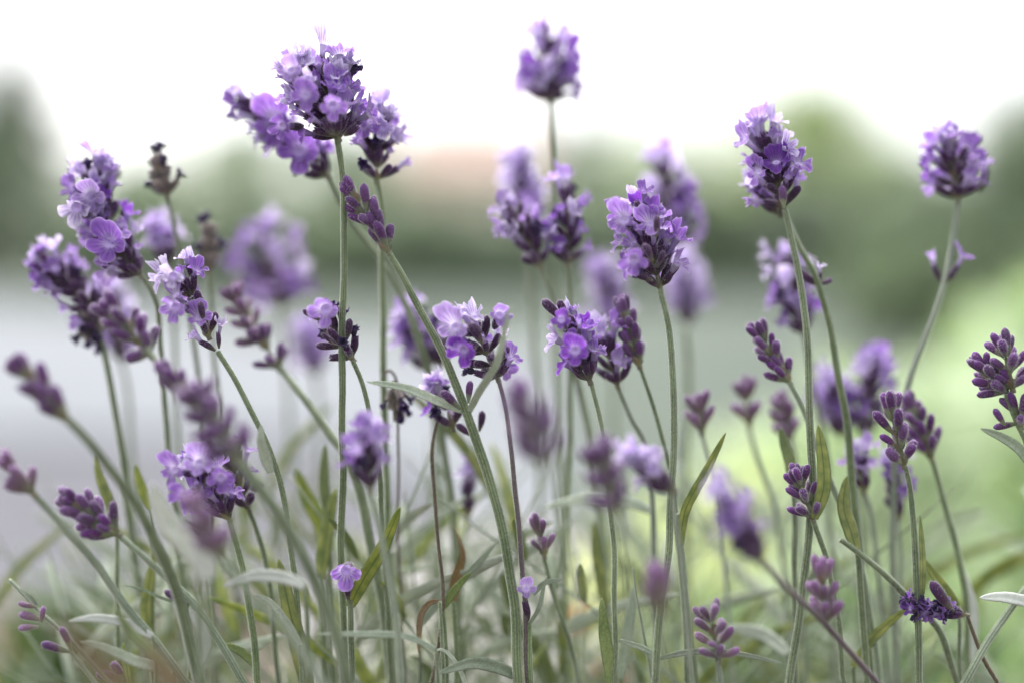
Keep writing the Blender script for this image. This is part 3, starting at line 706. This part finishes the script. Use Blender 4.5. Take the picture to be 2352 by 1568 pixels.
plant('sparse head with a single face-on lilac floret beside the tall straight stem',
      [(812, 828, 0), (832, 880, 0), (852, 960, 0), (862, 1030, 2), (872, 1150, 4), (885, 1330, 5), (898, 1568, 6)], 6, rt=5,
      heads=[H((808, 822), (745, 735), 1, 96, kind='mixed', dens=.75, openf=0, gap=1.2)],
      faces=[((752, 712, -4, 68, 'petal'), dict(facing=(-.05, -1, .12)))],
      buds=[(795, 780, 806, 732, -1, 'darkbud', None), (740, 735, 700, 715, -1, 'darkbud', None), (765, 790, 742, 768, -2, 'darkbud', None)])
plant('open flower head in the centre partly covered by an upright leaf',
      [(1144, 870, 0), (1162, 950, 0), (1180, 1080, 0), (1192, 1220, 0), (1204, 1400, 0), (1212, 1568, 0)], 6, rt=4.5, m='stem_purple',
      heads=[H((1142, 866), (1090, 745), 1, 150, kind='mixed', dens=1.05, openf=.3)],
      faces=[((1055, 755, -4, 62, 'petal'), dict(facing=(-.6, -1, .3))), ((1070, 800, -4, 56, 'petal_dark'), dict(facing=(-.4, -1, -.1))), ((1145, 728, -2, 52, 'petal'), dict(facing=(.2, -1, .5)))],
      buds=[(1110, 790, 1082, 745, -3, 'darkbud', None)])
plant('open flower head tucked behind the fork of the central stem, on a thin brown stalk',
      [(1004, 968, 6), (990, 1040, 5), (996, 1140, 4), (1010, 1260, 3), (1018, 1370, 2), (1008, 1470, 2), (990, 1568, 2)], 4.5, rt=4, m='stem_brown',
      heads=[H((1040, 980), (1010, 880), 7, 150, kind='bloom', dens=.7, openf=.75)],
      buds=[(1100, 990, 1108, 945, 6, 'darkbud', None), (1090, 1000, 1050, 975, 6, 'darkbud', None)])
plant('blurred flower head standing alone against the white sky at top centre',
      [(1262, 232, 26), (1266, 320, 27), (1270, 450, 28), (1274, 800, 32), (1284, 1200, 36), (1290, 1568, 40)], 7, rt=6,
      heads=[H((1260, 232), (1252, 78), 27, 178, kind='bloom', dens=1.3, openf=.7, cs=1.1, gap=.85)],
      buds=[(1255, 90, 1256, 30, 25, 'calyx', 'half')])
plant('left one of two blurred heads side by side above the centre',
      [(1240, 615, 15), (1272, 690, 16), (1310, 810, 17), (1345, 960, 19), (1380, 1200, 22), (1400, 1568, 24)], 8, rt=5,
      heads=[H((1240, 612), (1170, 455), 14, 130, kind='mixed', dens=.85, openf=.5)])
plant('right one of two blurred heads side by side above the centre',
      [(1305, 608, 15), (1310, 760, 17), (1306, 950, 19), (1300, 1200, 22), (1300, 1568, 24)], 7.5, rt=5,
      heads=[H((1304, 605), (1306, 415), 14, 140, kind='mixed', dens=.95, openf=.4)])
plant('very pale blurred flower head just above the pair over the centre',
      [(1215, 560, 34), (1225, 750, 36), (1240, 1100, 40), (1250, 1568, 45)], 7, rt=5,
      heads=[H((1212, 560), (1190, 365), 32, 115, kind='pale', dens=.8)])
plant('large soft flower head directly behind the crisp head right of the centre',
      [(1575, 755, 34), (1580, 900, 36), (1572, 1200, 38), (1580, 1568, 42)], 9, rt=6,
      heads=[H((1580, 745), (1570, 590), 44, 110, kind='pale', dens=.8), H((1555, 560), (1520, 355), 32, 175, kind='bloom', dens=1.0, openf=.7)])
plant('crisp open flower head right of the centre, dark buds down its middle',
      [(1518, 664, 0), (1535, 760, 0), (1546, 880, 0), (1549, 1000, 0), (1542, 1150, 0), (1528, 1310, 0), (1512, 1460, 0), (1504, 1568, 0)], 8.5, rt=6.5,
      heads=[H((1516, 660), (1465, 455), 0, 155, kind='mixed', dens=1.1, openf=.52)],
      faces=[((1458, 590, -5, 62, 'petal_dark'), dict(facing=(-.2, -1, -.25))), ((1440, 510, -3, 60, 'petal'), dict(facing=(-.4, -1, .2))), ((1432, 490, -2, 44, 'petal_pale'), dict(facing=(-.5, -1, .6)))],
      buds=[(1500, 645, 1462, 628, -2, 'darkbud', None), (1525, 645, 1554, 612, -1, 'darkbud', None), (1500, 600, 1478, 560, -5, 'darkbud', None), (1508, 545, 1507, 500, -4, 'darkbud', None), (1510, 615, 1520, 580, -4, 'darkbud', None)])
plant('crisp flower head right of centre with two dark buds sticking out at its top',
      [(1357, 877, 0), (1378, 960, 0), (1392, 1060, 0), (1405, 1200, 0), (1412, 1350, 0), (1410, 1568, 0)], 6, rt=4.5,
      heads=[H((1354, 872), (1300, 715), 0, 120, kind='mixed', dens=.95, openf=.55)],
      faces=[((1322, 805, -4, 56, 'petal_dark'), dict(facing=(-.1, -1, .1))), ((1292, 740, -4, 42, 'petal_dark'), dict(facing=(-.2, -1, .4)))],
      buds=[(1295, 735, 1250, 695, -1, 'darkbud', None), (1305, 730, 1282, 688, 0, 'darkbud', None), (1330, 790, 1330, 735, -3, 'darkbud', 'half')])
plant('blurred small head touching the right side of the head with two top buds',
      [(1420, 884, 9), (1450, 960, 9), (1482, 1030, 10), (1500, 1200, 12), (1510, 1568, 14)], 6.5, rt=5, m='stem_grey',
      heads=[H((1418, 882), (1390, 780), 8, 85, kind='half', dens=.7, openf=.3)])
plant('small upright pinkish bud spike left of the long curved stem right of the centre',
      [(1469, 838, 6), (1490, 900, 6), (1515, 990, 6), (1540, 1100, 7), (1560, 1250, 8), (1600, 1568, 10)], 5.5, rt=4,
      heads=[H((1468, 836), (1430, 695), 6, 62, kind='bud', dens=.8, cs=.9)])
plant('slightly blurred flower head high on the right on a long bowed stem',
      [(1803, 482, 4), (1828, 590, 3), (1848, 720, 2), (1858, 860, 1), (1864, 1000, 1), (1866, 1130, 2), (1852, 1300, 3), (1832, 1450, 3), (1812, 1568, 3)], 9, rt=7,
      heads=[H((1800, 475), (1748, 290), 5, 160, kind='bloom', dens=1.05, openf=.68)],
      buds=[(1800, 478, 1798, 430, 2, 'bud', None)])
plant('second stem beside the long bowed one on the right, with a small whorl part-way up',
      [(1795, 470, 11), (1840, 570, 9), (1882, 655, 8), (1915, 800, 8), (1945, 980, 8), (1962, 1180, 8), (1985, 1380, 8), (2000, 1568, 8)], 9, rt=5,
      heads=[H((1790, 490), (1735, 420), 11, 80, kind='bloom', dens=.6, openf=.8)],
      buds=[(1880, 655, 1886, 600, 9, 'calyx', 'petal_pale'), (1880, 655, 1835, 625, 9, 'calyx', None), (1884, 655, 1912, 640, 9, 'calyx', None)])
plant('soft purple flower head behind the long bowed stem on the right',
      [(1845, 768, 24), (1870, 900, 26), (1900, 1100, 28), (1920, 1568, 32)], 7, rt=5,
      heads=[H((1845, 765), (1800, 580), 22, 130, kind='bloom', dens=.9)])
plant('blurred flower head at the upper right with a pair of florets lower on its stem',
      [(2200, 458, 14), (2188, 560, 14), (2165, 660, 13), (2125, 780, 13), (2085, 890, 13), (2060, 1020, 14), (2050, 1300, 16), (2060, 1568, 18)], 7.5, rt=6.5, m='stem_grey',
      heads=[H((2200, 455), (2178, 300), 14, 165, kind='bloom', dens=1.1, openf=.65)],
      buds=[(2160, 650, 2128, 580, 15, 'calyx', 'half'), (2170, 650, 2215, 590, 13, 'calyx', 'petal'), (2250, 440, 2275, 350, 15, 'calyx', 'half')])
plant('small blurred bud spike leaning left, below the soft purple head on the right',
      [(1813, 876, 6), (1840, 930, 6), (1880, 1030, 6), (1935, 1180, 7), (1990, 1350, 8), (2020, 1568, 9)], 6.5, rt=6, m='stem_grey',
      heads=[H((1812, 874), (1780, 830), 6, 70, kind='bud', dens=.7, cs=.9), H((1785, 835), (1735, 752), 6, 72, kind='bud', dens=.8, cs=.9)])
plant('large branching cluster of closed buds at the right edge',
      [(2312, 905, -1), (2335, 960, -1), (2365, 1040, -1), (2395, 1200, 0), (2410, 1568, 1)], 6.5, rt=5,
      heads=[H((2312, 900), (2240, 830), 0, 85, kind='bud', dens=.9, cs=.9), H((2325, 890), (2300, 775), -1, 110, kind='bud', dens=1.1, cs=.95), H((2345, 975), (2330, 915), -1, 120, kind='bud', dens=.5, cs=.9)],
      leaves=[([(2372, 1075, -1), (2340, 1030, -1), (2300, 1003, -1), (2252, 983, -1)], 24, 'leaf_grey', dict(fold=.5))],
      buds=[(2310, 975, 2282, 942, -2, 'bud', None), (2345, 970, 2350, 915, -2, 'bud', None)])
plant('crisp closed bud spike with two-tone green and purple buds at the lower right',
      [(2076, 1066, 0), (2092, 1150, 0), (2104, 1270, 0), (2110, 1400, 0), (2112, 1568, 0)], 8, rt=5.5,
      heads=[H((2075, 1064), (2040, 915), 0, 82, kind='bud', dens=.72, cs=.98, gap=1.1)],
      leaves=[([(2118, 1370, 0), (2120, 1300, -1), (2117, 1240, -1), (2113, 1182, -1)], 15, 'leaf_yellow', {})])
plant('blurred closed bud spike just right of the crisp two-tone one',
      [(2140, 1050, 12), (2160, 1120, 12), (2190, 1230, 12), (2215, 1350, 12), (2222, 1450, 12), (2224, 1568, 12)], 7.5, rt=6,
      heads=[H((2138, 1048), (2085, 915), 12, 72, kind='bud', dens=.85)])
plant('large soft purple flower head behind the two lower right bud spikes',
      [(1960, 1010, 30), (1975, 1150, 31), (1985, 1568, 34)], 7, rt=5,
      heads=[H((1990, 1000), (2000, 820), 30, 140, kind='bloom', dens=1.0), H((1930, 1000), (1905, 860), 30, 110, kind='bloom')])
plant('small soft pink bud head left of the soft purple one at lower right',
      [(1722, 975, 22), (1750, 1080, 22), (1790, 1220, 24), (1820, 1568, 26)], 6.5, rt=5, m='stem_grey', heads=[H((1722, 972), (1708, 880), 22, 62, kind='pink', dens=.8)])
plant('second soft pink bud head, close to the long bowed stem',
      [(1815, 1010, 22), (1830, 1100, 22), (1850, 1568, 26)], 6, rt=5, m='stem_grey', heads=[H((1815, 1008), (1790, 915), 22, 75, kind='pink', dens=.8)])
plant('tiny soft bud head beside the tip of the tall yellow-green leaf',
      [(1612, 992, 17), (1635, 1070, 18), (1660, 1200, 20), (1680, 1568, 22)], 5, rt=4, m='stem_grey', heads=[H((1612, 990), (1600, 915), 16, 62, kind='pink', dens=.7)])
plant('small crisp bud head beside an upright yellow-green leaf at lower right',
      [(1868, 1190, 1), (1885, 1240, 1), (1905, 1310, 2), (1925, 1420, 3), (1940, 1568, 4)], 6, rt=6,
      heads=[H((1866, 1188), (1828, 1080), 1, 84, kind='bud', dens=.95, cs=.85)],
      leaves=[([(1870, 1190, 0), (1892, 1120, -1), (1890, 1050, -1), (1879, 975, -1)], 33, 'leaf_yellow', {})])
plant('leafy stem carrying a broad upright leaf right of the small crisp bud head',
      [(1966, 1245, 4), (1975, 1330, 4), (1985, 1450, 5), (1992, 1568, 5)], 8, rt=7,
      leaves=[([(1967, 1262, 3), (1955, 1220, 3), (1938, 1160, 3), (1945, 1092, 3)], 37, 'leaf_yellow', dict(tilt=.2))])
plant('stem ending in a tall slanting yellow-green leaf right of the long curved stem',
      [(1556, 1180, 3), (1560, 1250, 4), (1570, 1350, 5), (1578, 1450, 5), (1582, 1568, 6)], 9, rt=6,
      leaves=[([(1563, 1250, 2), (1575, 1170, 1), (1620, 1085, 1), (1667, 993, 1)], 26, 'leaf_yellow', dict(tilt=.35))])
plant('blurred foreground purple head drooping left on a reddish slanting stalk, lower right',
      [(1748, 1285, -27), (1800, 1340, -20), (1850, 1385, -14), (1900, 1435, -11), (1960, 1505, -9), (2015, 1568, -8)], 7, rt=7, m='stem_purple',
      heads=[H((1748, 1290), (1665, 1130), -36, 115, kind='bloom', openf=.6, dens=.9), H((1897, 1428), (1882, 1290), -10, 85, kind='pink', dens=.85, gap=.9)])
plant('wilted dark purple head lying sideways at the lower right',
      [(2218, 1408, 2), (2238, 1460, 2), (2262, 1520, 2), (2290, 1568, 2)], 5, rt=4, m='stem_brown',
      heads=[H((2215, 1410), (2095, 1385), 0, 30, kind='dark', dens=.9, cs=.66, gap=.9)],
      buds=[(2190, 1402, 2145, 1345, -1, 'darkbud', None), (2120, 1395, 2080, 1425, 0, 'calyx', 'withered')])
plant('thick bare stem slanting down in front of the wilted dark head',
      [(1930, 1238, 2), (1985, 1280, 2), (2040, 1325, 2), (2085, 1368, 3), (2160, 1450, 4), (2200, 1568, 6)], 8, rt=6)
plant('bare pale stem slanting in from the lower right edge',
      [(2380, 1320, 1), (2330, 1390, 1), (2270, 1470, 1), (2215, 1568, 1)], 9, m='stem_grey',
      leaves=[([(2400, 1392, 0), (2350, 1378, -1), (2300, 1370, -1), (2250, 1372, -1)], 30, 'leaf_white', dict(tilt=.5))])
plant('small loose bud head at the bottom, between the long curved stem and the reddish stalk',
      [(1650, 1512, -5), (1655, 1568, -5), (1658, 1640, -5)], 7, rt=6, m='stem_grey',
      heads=[H((1650, 1512), (1628, 1385), -5, 105, kind='pink', dens=.8, gap=.85, cs=.9)])
plant('leafy stem with two narrow leaves spread flat near the bottom, right of centre',
      [(1511, 1500, 0), (1508, 1540, 0), (1503, 1600, 0)], 6,
      leaves=[([(1513, 1512, 0), (1580, 1497, -1), (1680, 1498, -2), (1798, 1522, -3)], 15, 'leaf_grey', {}), ([(1505, 1502, 1), (1470, 1485, 2), (1410, 1466, 3)], 14, 'leaf_grey', {})])
plant('very blurred dark purple bud head in the foreground below the centre head',
      [(1258, 1062, -44), (1290, 1180, -44), (1330, 1400, -42), (1340, 1568, -40)], 4, rt=4, m='stem_grey', heads=[H((1255, 1060), (1190, 890), -46, 120, kind='bud', dens=1.0)])
plant('very blurred purple bud head in the foreground right of the centre',
      [(1420, 1180, -33), (1440, 1300, -32), (1450, 1568, -30)], 4, rt=4, m='stem_grey', heads=[H((1420, 1175), (1370, 1030), -35, 110, kind='bud', dens=.9)])
plant('blurred open flower head in the foreground just right of the tall straight stem',
      [(850, 1125, -16), (870, 1200, -16), (900, 1350, -14), (920, 1568, -12)], 7, rt=6, m='stem_grey',
      heads=[H((850, 1120), (840, 985), -17, 125, kind='bloom', dens=.85, openf=.7)])
plant('blurred whitish flower head drooping by the long curved stem right of the centre',
      [(1545, 1125, -18), (1560, 1250, -16), (1590, 1568, -12)], 5, rt=4, m='stem_grey', heads=[H((1545, 1125), (1470, 1060), -20, 90, kind='pale', dens=.7)])
plant('tiny blurred purple tip in the foreground low by the long curved stem',
      [(1520, 1400, -35), (1525, 1568, -33)], 5, rt=4, heads=[H((1518, 1400), (1505, 1310), -37, 40, kind='pink', dens=.5)])
plant('single face-on floret low on the left between a stem and a green leaf',
      [(800, 1372, 1), (802, 1440, 1), (806, 1568, 2)], 7, rt=6,
      leaves=[([(803, 1392, 1), (835, 1330, 0), (880, 1255, -1), (919, 1163, -2)], 36, 'leaf_yellow', dict(tilt=.25))],
      faces=[((796, 1307, -1, 66, 'petal'), dict(facing=(0, -1, .1)))], buds=[(800, 1378, 798, 1335, 0, 'calyx', None)])
plant('single small blue-violet floret at bottom centre held in a forked grey leaf',
      [(1214, 1430, 0), (1216, 1500, 0), (1218, 1568, 0)], 8, rt=5,
      leaves=[([(1216, 1432, 0), (1238, 1395, -1), (1248, 1350, -1), (1256, 1322, -1)], 18, 'leaf_grey', dict(tilt=.8)), ([(1225, 1365, 3), (1250, 1338, 3), (1290, 1330, 3)], 13, 'leaf_grey', {})],
      faces=[((1208, 1358, -1, 40, 'petal'), dict(facing=(0, -.8, .6)))], buds=[(1212, 1425, 1209, 1378, 0, 'calyx', None)])
plant('thin stem at the lower left edge with tiny buds scattered along it',
      [(20, 1330, -2), (90, 1400, -2), (160, 1465, -2), (245, 1560, -2)], 5, m='stem_grey',
      buds=[(85, 1395, 48, 1382, -3, 'bud_pink', None), (95, 1425, 48, 1405, -3, 'bud_pink', None), (95, 1430, 100, 1395, -3, 'bud_pink', None), (90, 1440, 48, 1438, -4, 'bud_pink', None)],
      leaves=[([(85, 1390, -2), (70, 1370, -3), (45, 1350, -3)], 9, 'leaf_grey', {})])
plant('thin stem at the lower left corner ending in a pair of purple buds',
      [(160, 1492, -3), (190, 1530, -3), (225, 1575, -3)], 5, m='stem_grey',
      buds=[(160, 1495, 106, 1478, -3, 'bud', None), (162, 1492, 148, 1448, -3, 'bud', None)])
plant('tiny purple bud pair at the bottom edge, left of centre',
      [(285, 1560, 0), (290, 1600, 0)], 6, buds=[(285, 1562, 230, 1545, 0, 'bud', None), (285, 1562, 262, 1520, 0, 'bud', None), (288, 1560, 270, 1530, 0, 'bud', None)],
      leaves=[([(302, 1590, 0), (292, 1540, 0), (283, 1475, 0)], 17, 'leaf_yellow', {})])
plant('small blurred lilac bud head low in the centre',
      [(1250, 1275, 7), (1270, 1350, 8), (1300, 1450, 9), (1330, 1568, 10)], 5, rt=4, heads=[H((1250, 1272), (1235, 1195), 6, 60, kind='pink', dens=.6, cs=.8)])
plant('dried dark brown head behind the flower head at the far left',
      [(385, 450, 15), (405, 540, 16), (430, 700, 18), (470, 1000, 20), (500, 1568, 24)], 6, rt=5, heads=[H((385, 448), (362, 355), 15, 72, kind='dry', dens=1.0)])
plant('second dried brown head, blurred, above the crisp low left flower head',
      [(478, 625, 20), (490, 800, 22), (520, 1100, 24), (560, 1568, 28)], 6, rt=5, heads=[H((478, 622), (478, 520), 19, 55, kind='dry', dens=.7)])
plant('small dried dark head hanging behind the left leaf of the central stem',
      [(880, 862, 10), (900, 852, 10), (915, 900, 10), (915, 1100, 11), (920, 1350, 12), (930, 1568, 13)], 3, rt=3, m='stem_brown', heads=[H((905, 885), (918, 960), 9, 50, kind='dry', dens=.7, cs=.8)])
plant('large very soft purple flower head left of the tall straight stem',
      [(640, 700, 48), (660, 850, 50), (690, 1568, 55)], 6, heads=[H((650, 700), (600, 530), 44, 210, kind='bloom', dens=.9, cs=1.2, openf=.85)])
plant('soft lilac flower head behind the dried brown heads on the left',
      [(385, 610, 27), (400, 800, 29), (430, 1568, 33)], 6, heads=[H((385, 610), (362, 515), 26, 100, kind='pale', dens=.7)])
plant('faint pinkish lilac flower head below the large very soft one',
      [(725, 860, 52), (735, 1000, 54), (750, 1568, 58)], 6, heads=[H((725, 860), (700, 740), 50, 110, kind='pale', dens=.8)])
plant('soft lilac flower head between the upper parts of two central stems',
      [(985, 850, 23), (1000, 1000, 24), (1020, 1568, 28)], 6, heads=[H((985, 850), (935, 705), 22, 120, kind='bloom', dens=.85), H((1010, 840), (1000, 760), 20, 60, kind='mixed', openf=.1)])
plant('blurred purple bud spike left of the sparse face-on floret, on a thick slanting stem',
      [(640, 845, 15), (700, 915, 13), (760, 1000, 11), (800, 1060, 10), (840, 1180, 10), (880, 1400, 10), (900, 1568, 10)], 11, rt=7,
      heads=[H((640, 845), (590, 760), 16, 90, kind='bud', dens=.8), H((600, 790), (530, 660), 17, 90, kind='pink', dens=.8)])
plant('faint lilac flower head behind the crisp head right of the centre, lower down',
      [(1400, 760, 46), (1410, 900, 48), (1430, 1568, 52)], 6, heads=[H((1400, 760), (1380, 610), 45, 120, kind='pale', dens=.7)])
plant('half hidden purple bud head to the right of the crisp low left flower',
      [(570, 1165, 6), (590, 1220, 7), (620, 1350, 8), (640, 1568, 10)], 6, heads=[H((570, 1165), (525, 1045), 6, 90, kind='mixed', openf=.3, dens=.7)])
plant('soft violet flower head low behind the broad upright leaf',
      [(1985, 1125, 16), (2010, 1250, 17), (2040, 1568, 20)], 6, m='stem_grey', heads=[H((1985, 1125), (1975, 1040), 15, 100, kind='bloom', dens=.6)])
plant('soft brownish violet head low behind the crisp two-tone bud spike',
      [(2065, 1190, 18), (2068, 1300, 19), (2050, 1568, 22)], 6, m='stem_grey', heads=[H((2065, 1185), (2050, 1050), 17, 95, kind='mixed', openf=.4, dens=.6)])
plant('soft lilac flower head under the blurred left-edge head',
      [(280, 830, 36), (300, 1000, 38), (330, 1568, 42)], 6, heads=[H((280, 830), (250, 660), 35, 120, kind='pale', dens=.7)])
plant('small faint lilac head low in the middle behind the brown stalk',
      [(1075, 1180, 22), (1060, 1300, 24), (1050, 1568, 26)], 5, heads=[H((1075, 1180), (1075, 1085), 20, 60, kind='half', dens=.5)])

# ------------------------------------------------------------------ leafy shoots one can tell apart
def shoot(label, pp, width, m, **kw):
    root = stalk(label, 'lavender shoot', [pp[0], (pp[0][0]+4, pp[0][1]+60, pp[0][2]), (pp[0][0]+8, max(1620, pp[0][1]+140), pp[0][2])], min(6, max(4, width*.2)), 'stem', 'lavender_shoot', group='single leaves rising between the lavender stems')
    add_leaf(root, pp, width, m, **kw)
S = shoot
S('speckled yellow-green leaf standing tall at the lower left, left of the lone face-on floret', [(712, 1600, 1), (690, 1500, 1), (665, 1400, 1), (640, 1282, 1)], 42, 'leaf_yellow')
S('pale woolly leaf lying level in front, left of the lone face-on floret', [(700, 1345, -16), (650, 1325, -14), (580, 1322, -12), (512, 1345, -10)], 30, 'leaf_white', tilt=.4)
S('pale arching leaf at the lower left, level with the thick curving stem', [(350, 1460, -6), (290, 1430, -6), (220, 1418, -7), (158, 1425, -8)], 22, 'leaf_white', tilt=.5)
S('second pale leaf below the arching one at the lower left', [(400, 1540, -5), (320, 1520, -6), (240, 1485, -8), (185, 1470, -9)], 24, 'leaf_wool', tilt=.3)
S('blurred yellow-green leaf slanting down in front at the lower left', [(400, 1560, -20), (350, 1500, -18), (300, 1450, -16), (266, 1398, -16)], 30, 'leaf_green')
S('upright green leaf at the bottom, left of the long curved stem', [(1405, 1600, 0), (1400, 1530, 0), (1388, 1450, 0), (1382, 1372, 0)], 31, 'leaf_green')
S('dark green leaf behind the upright one at the bottom', [(1425, 1560, 8), (1435, 1480, 8), (1448, 1410, 8), (1455, 1340, 8)], 26, 'leaf_grey')
S('blurred yellow leaf in the middle, left of the second long stem', [(1390, 1400, 15), (1380, 1330, 15), (1368, 1260, 15), (1365, 1195, 15)], 26, 'leaf_yellow')
S('blurred bright yellow-green leaf left of the tall straight stem', [(745, 1300, 16), (745, 1220, 16), (705, 1140, 16), (680, 1075, 16)], 42, 'leaf_yellow')
S('second blurred yellow-green leaf touching the tall straight stem', [(735, 1330, 11), (745, 1250, 11), (758, 1180, 11), (772, 1120, 11)], 36, 'leaf_yellow')
S('small yellow-green leaf beside the blurred flower head low in the centre left', [(755, 1180, 12), (745, 1120, 12), (745, 1060, 12), (748, 1020, 12)], 26, 'leaf_green')
S('yellow-green leaf by the left stems below the blurred bud spike', [(265, 1200, 9), (250, 1150, 9), (228, 1090, 9), (222, 1040, 9)], 26, 'leaf_yellow')
S('second small yellow-green leaf by the left stems', [(345, 1170, 10), (330, 1130, 10), (318, 1095, 10), (312, 1065, 10)], 24, 'leaf_yellow')
S('long yellow-green leaf standing between the plump bud head and the low left flower', [(350, 1480, 9), (335, 1400, 9), (345, 1330, 9), (358, 1250, 9)], 28, 'leaf_yellow')
S('pale blurred leaf left of the low left flower head', [(450, 1290, -18), (420, 1240, -20), (375, 1180, -22), (350, 1110, -24)], 52, 'leaf_white', tilt=.3)
S('pale blurred leaf tip below the low left flower head', [(475, 1330, -30), (472, 1300, -30), (462, 1270, -30), (450, 1235, -30)], 55, 'leaf_white')
S('pale upright blurred leaf near the lower right corner', [(2225, 1520, 14), (2232, 1450, 14), (2228, 1380, 14), (2208, 1300, 14)], 34, 'leaf_white', tilt=.3)
S('yellowish leaf leaning left behind the wilted dark head', [(2200, 1390, 6), (2170, 1350, 6), (2140, 1310, 6), (2120, 1280, 6)], 24, 'leaf_yellow')
S('long blurred leaf reaching up to the wilted dark head', [(1960, 1530, 7), (2000, 1470, 6), (2040, 1430, 5), (2085, 1395, 4)], 30, 'leaf_yellow', tilt=.3)
S('woolly arched leaf along the bottom edge at the centre', [(1195, 1555, 0), (1140, 1530, -1), (1080, 1522, -2), (1008, 1545, -3)], 30, 'leaf_grey', fold=.5)
S('thin curled pale leaf at the bottom edge left of the woolly arched one', [(1075, 1600, 0), (1060, 1545, 0), (1035, 1505, 0), (1012, 1490, 0), (996, 1500, 0)], 11, 'leaf_wool')
S('short green leaf forking from the brown stalk low in the centre', [(1018, 1395, 2), (1040, 1360, 2), (1065, 1330, 2), (1082, 1315, 2)], 20, 'leaf_green')
S('dried brown leaf hanging low in the centre', [(1040, 1380, 6), (1050, 1320, 6), (1062, 1270, 6), (1045, 1210, 6)], 30, 'leaf_brown', curl=1.5)
S('dried brown leaf curling down beside the brown stalk', [(1010, 1380, 1), (985, 1385, 1), (965, 1420, 1), (962, 1500, 1)], 15, 'leaf_brown')
S('long pale leaf slanting up to the thick central stem', [(960, 1440, 9), (1010, 1380, 9), (1080, 1310, 8), (1145, 1240, 8)], 20, 'leaf_grey')
S('pale blurred leaf arching level right of the thick central stem', [(1500, 1175, 15), (1430, 1150, 15), (1340, 1145, 15), (1250, 1165, 15)], 28, 'leaf_wool', tilt=.4)
S('pale leaf tip right of the long bowed stem', [(1820, 1110, 8), (1815, 1060, 8), (1800, 1015, 8), (1793, 980, 8)], 28, 'leaf_green')
S('small pale blurred leaf beside the reddish slanting stalk', [(1810, 1500, 14), (1760, 1460, 16), (1710, 1445, 17), (1670, 1440, 18)], 34, 'leaf_wool', tilt=.3)
S('green leaf low left with a yellow edge', [(590, 1530, 2), (560, 1500, 2), (530, 1485, 2), (500, 1480, 2)], 22, 'leaf_green')
S('thin level grey leaf across the bottom left of the lone floret', [(1000, 1490, -6), (930, 1460, -7), (830, 1455, -8), (730, 1455, -8)], 16, 'leaf_grey', tilt=.4)
S('thin dark twig reaching left from the thick curving stem', [(430, 1385, -3), (380, 1375, -3), (320, 1350, -3), (280, 1343, -3)], 8, 'leaf_grey')
S('grey-green narrow leaf left of the lone face-on floret, pointing up left', [(690, 1480, 0), (660, 1430, -1), (620, 1380, -2), (585, 1365, -3)], 18, 'leaf_wool')
S('very blurred pinkish leaf close to the camera at the lower left', [(330, 1650, -75), (260, 1560, -75), (190, 1490, -75), (120, 1420, -75)], 60, 'leaf_brown')
S('very blurred pale stalk close to the camera at the bottom left', [(420, 1650, -60), (400, 1580, -60), (360, 1520, -60), (330, 1480, -60)], 60, 'leaf_brown')

# ------------------------------------------------------------------ the crowd of thin shoots behind, copied from a few
protos = []
for s in range(7):
    rg = random.Random(100+s); Hh = .40
    root = thing('leafy_shoot', 'thin blurred leafy shoot in the crowd at the foot of the lavender', 'lavender shoot', (0, 0, 0), 'thin leafy shoots crowding the foot of the lavender')
    pts = catmull([Vector((0, 0, 0)), Vector((rg.uniform(-.02, .02), .005, Hh*.4)), Vector((rg.uniform(-.03, .03), .0, Hh*.75)), Vector((rg.uniform(-.06, .06), 0, Hh))], 6)
    link('stem', tube_mesh('stem', pts, [.0012*(1-.85*i/len(pts)) for i in range(len(pts))], 'stem_grey' if s % 2 else 'stem', 8), root)
    for k in range(8 if s % 3 else 3):
        i = int(len(pts)*(.35+.6*k/8)); p = pts[min(i, len(pts)-1)]; a = rg.uniform(0, 6.28); ln = rg.uniform(.02, .045)
        d = Vector((math.cos(a), math.sin(a), rg.uniform(.5, 1.6))).normalized()
        link('leaf', leaf_mesh([p, p+d*ln*.5, p+d*ln+Vector((math.cos(a), math.sin(a), -.3))*ln*.15], rg.uniform(.0025, .0042), rg.choice(['leaf_grey', 'leaf_wool', 'leaf_green', 'leaf_yellow', 'leaf_grey']), seed=s*10+k), root)
    protos.append(root)
def dup(root):
    r = root.copy(); col.objects.link(r)
    for c in root.children: 
        k = c.copy(); col.objects.link(k); k.parent = r
    return r
rg = random.Random(5)
for i in range(240):
    o = protos[i] if i < 7 else dup(protos[i % 7])
    b = rg.choice([rg.uniform(19, 40), rg.uniform(25, 75)]); x = rg.choice([rg.uniform(-40, 2400), rg.gauss(1050, 350)])
    top = rg.uniform(1040, 1480) if rg.random() < .8 else rg.uniform(950, 1100)
    if x < 420: top = max(top, 1250)
    if x > 1900 and i % 3: top = max(top, 1420)
    q = P(x, top, b); o.location = (q.x, q.y, 0); sc = q.z/.40
    o.scale = (1, 1, sc); o.rotation_euler = (rg.uniform(-.10, .0), rg.uniform(-.30, .16) if x < 1100 else rg.uniform(-.12, .22), rg.uniform(-.3, .3)+math.pi*(i % 2))
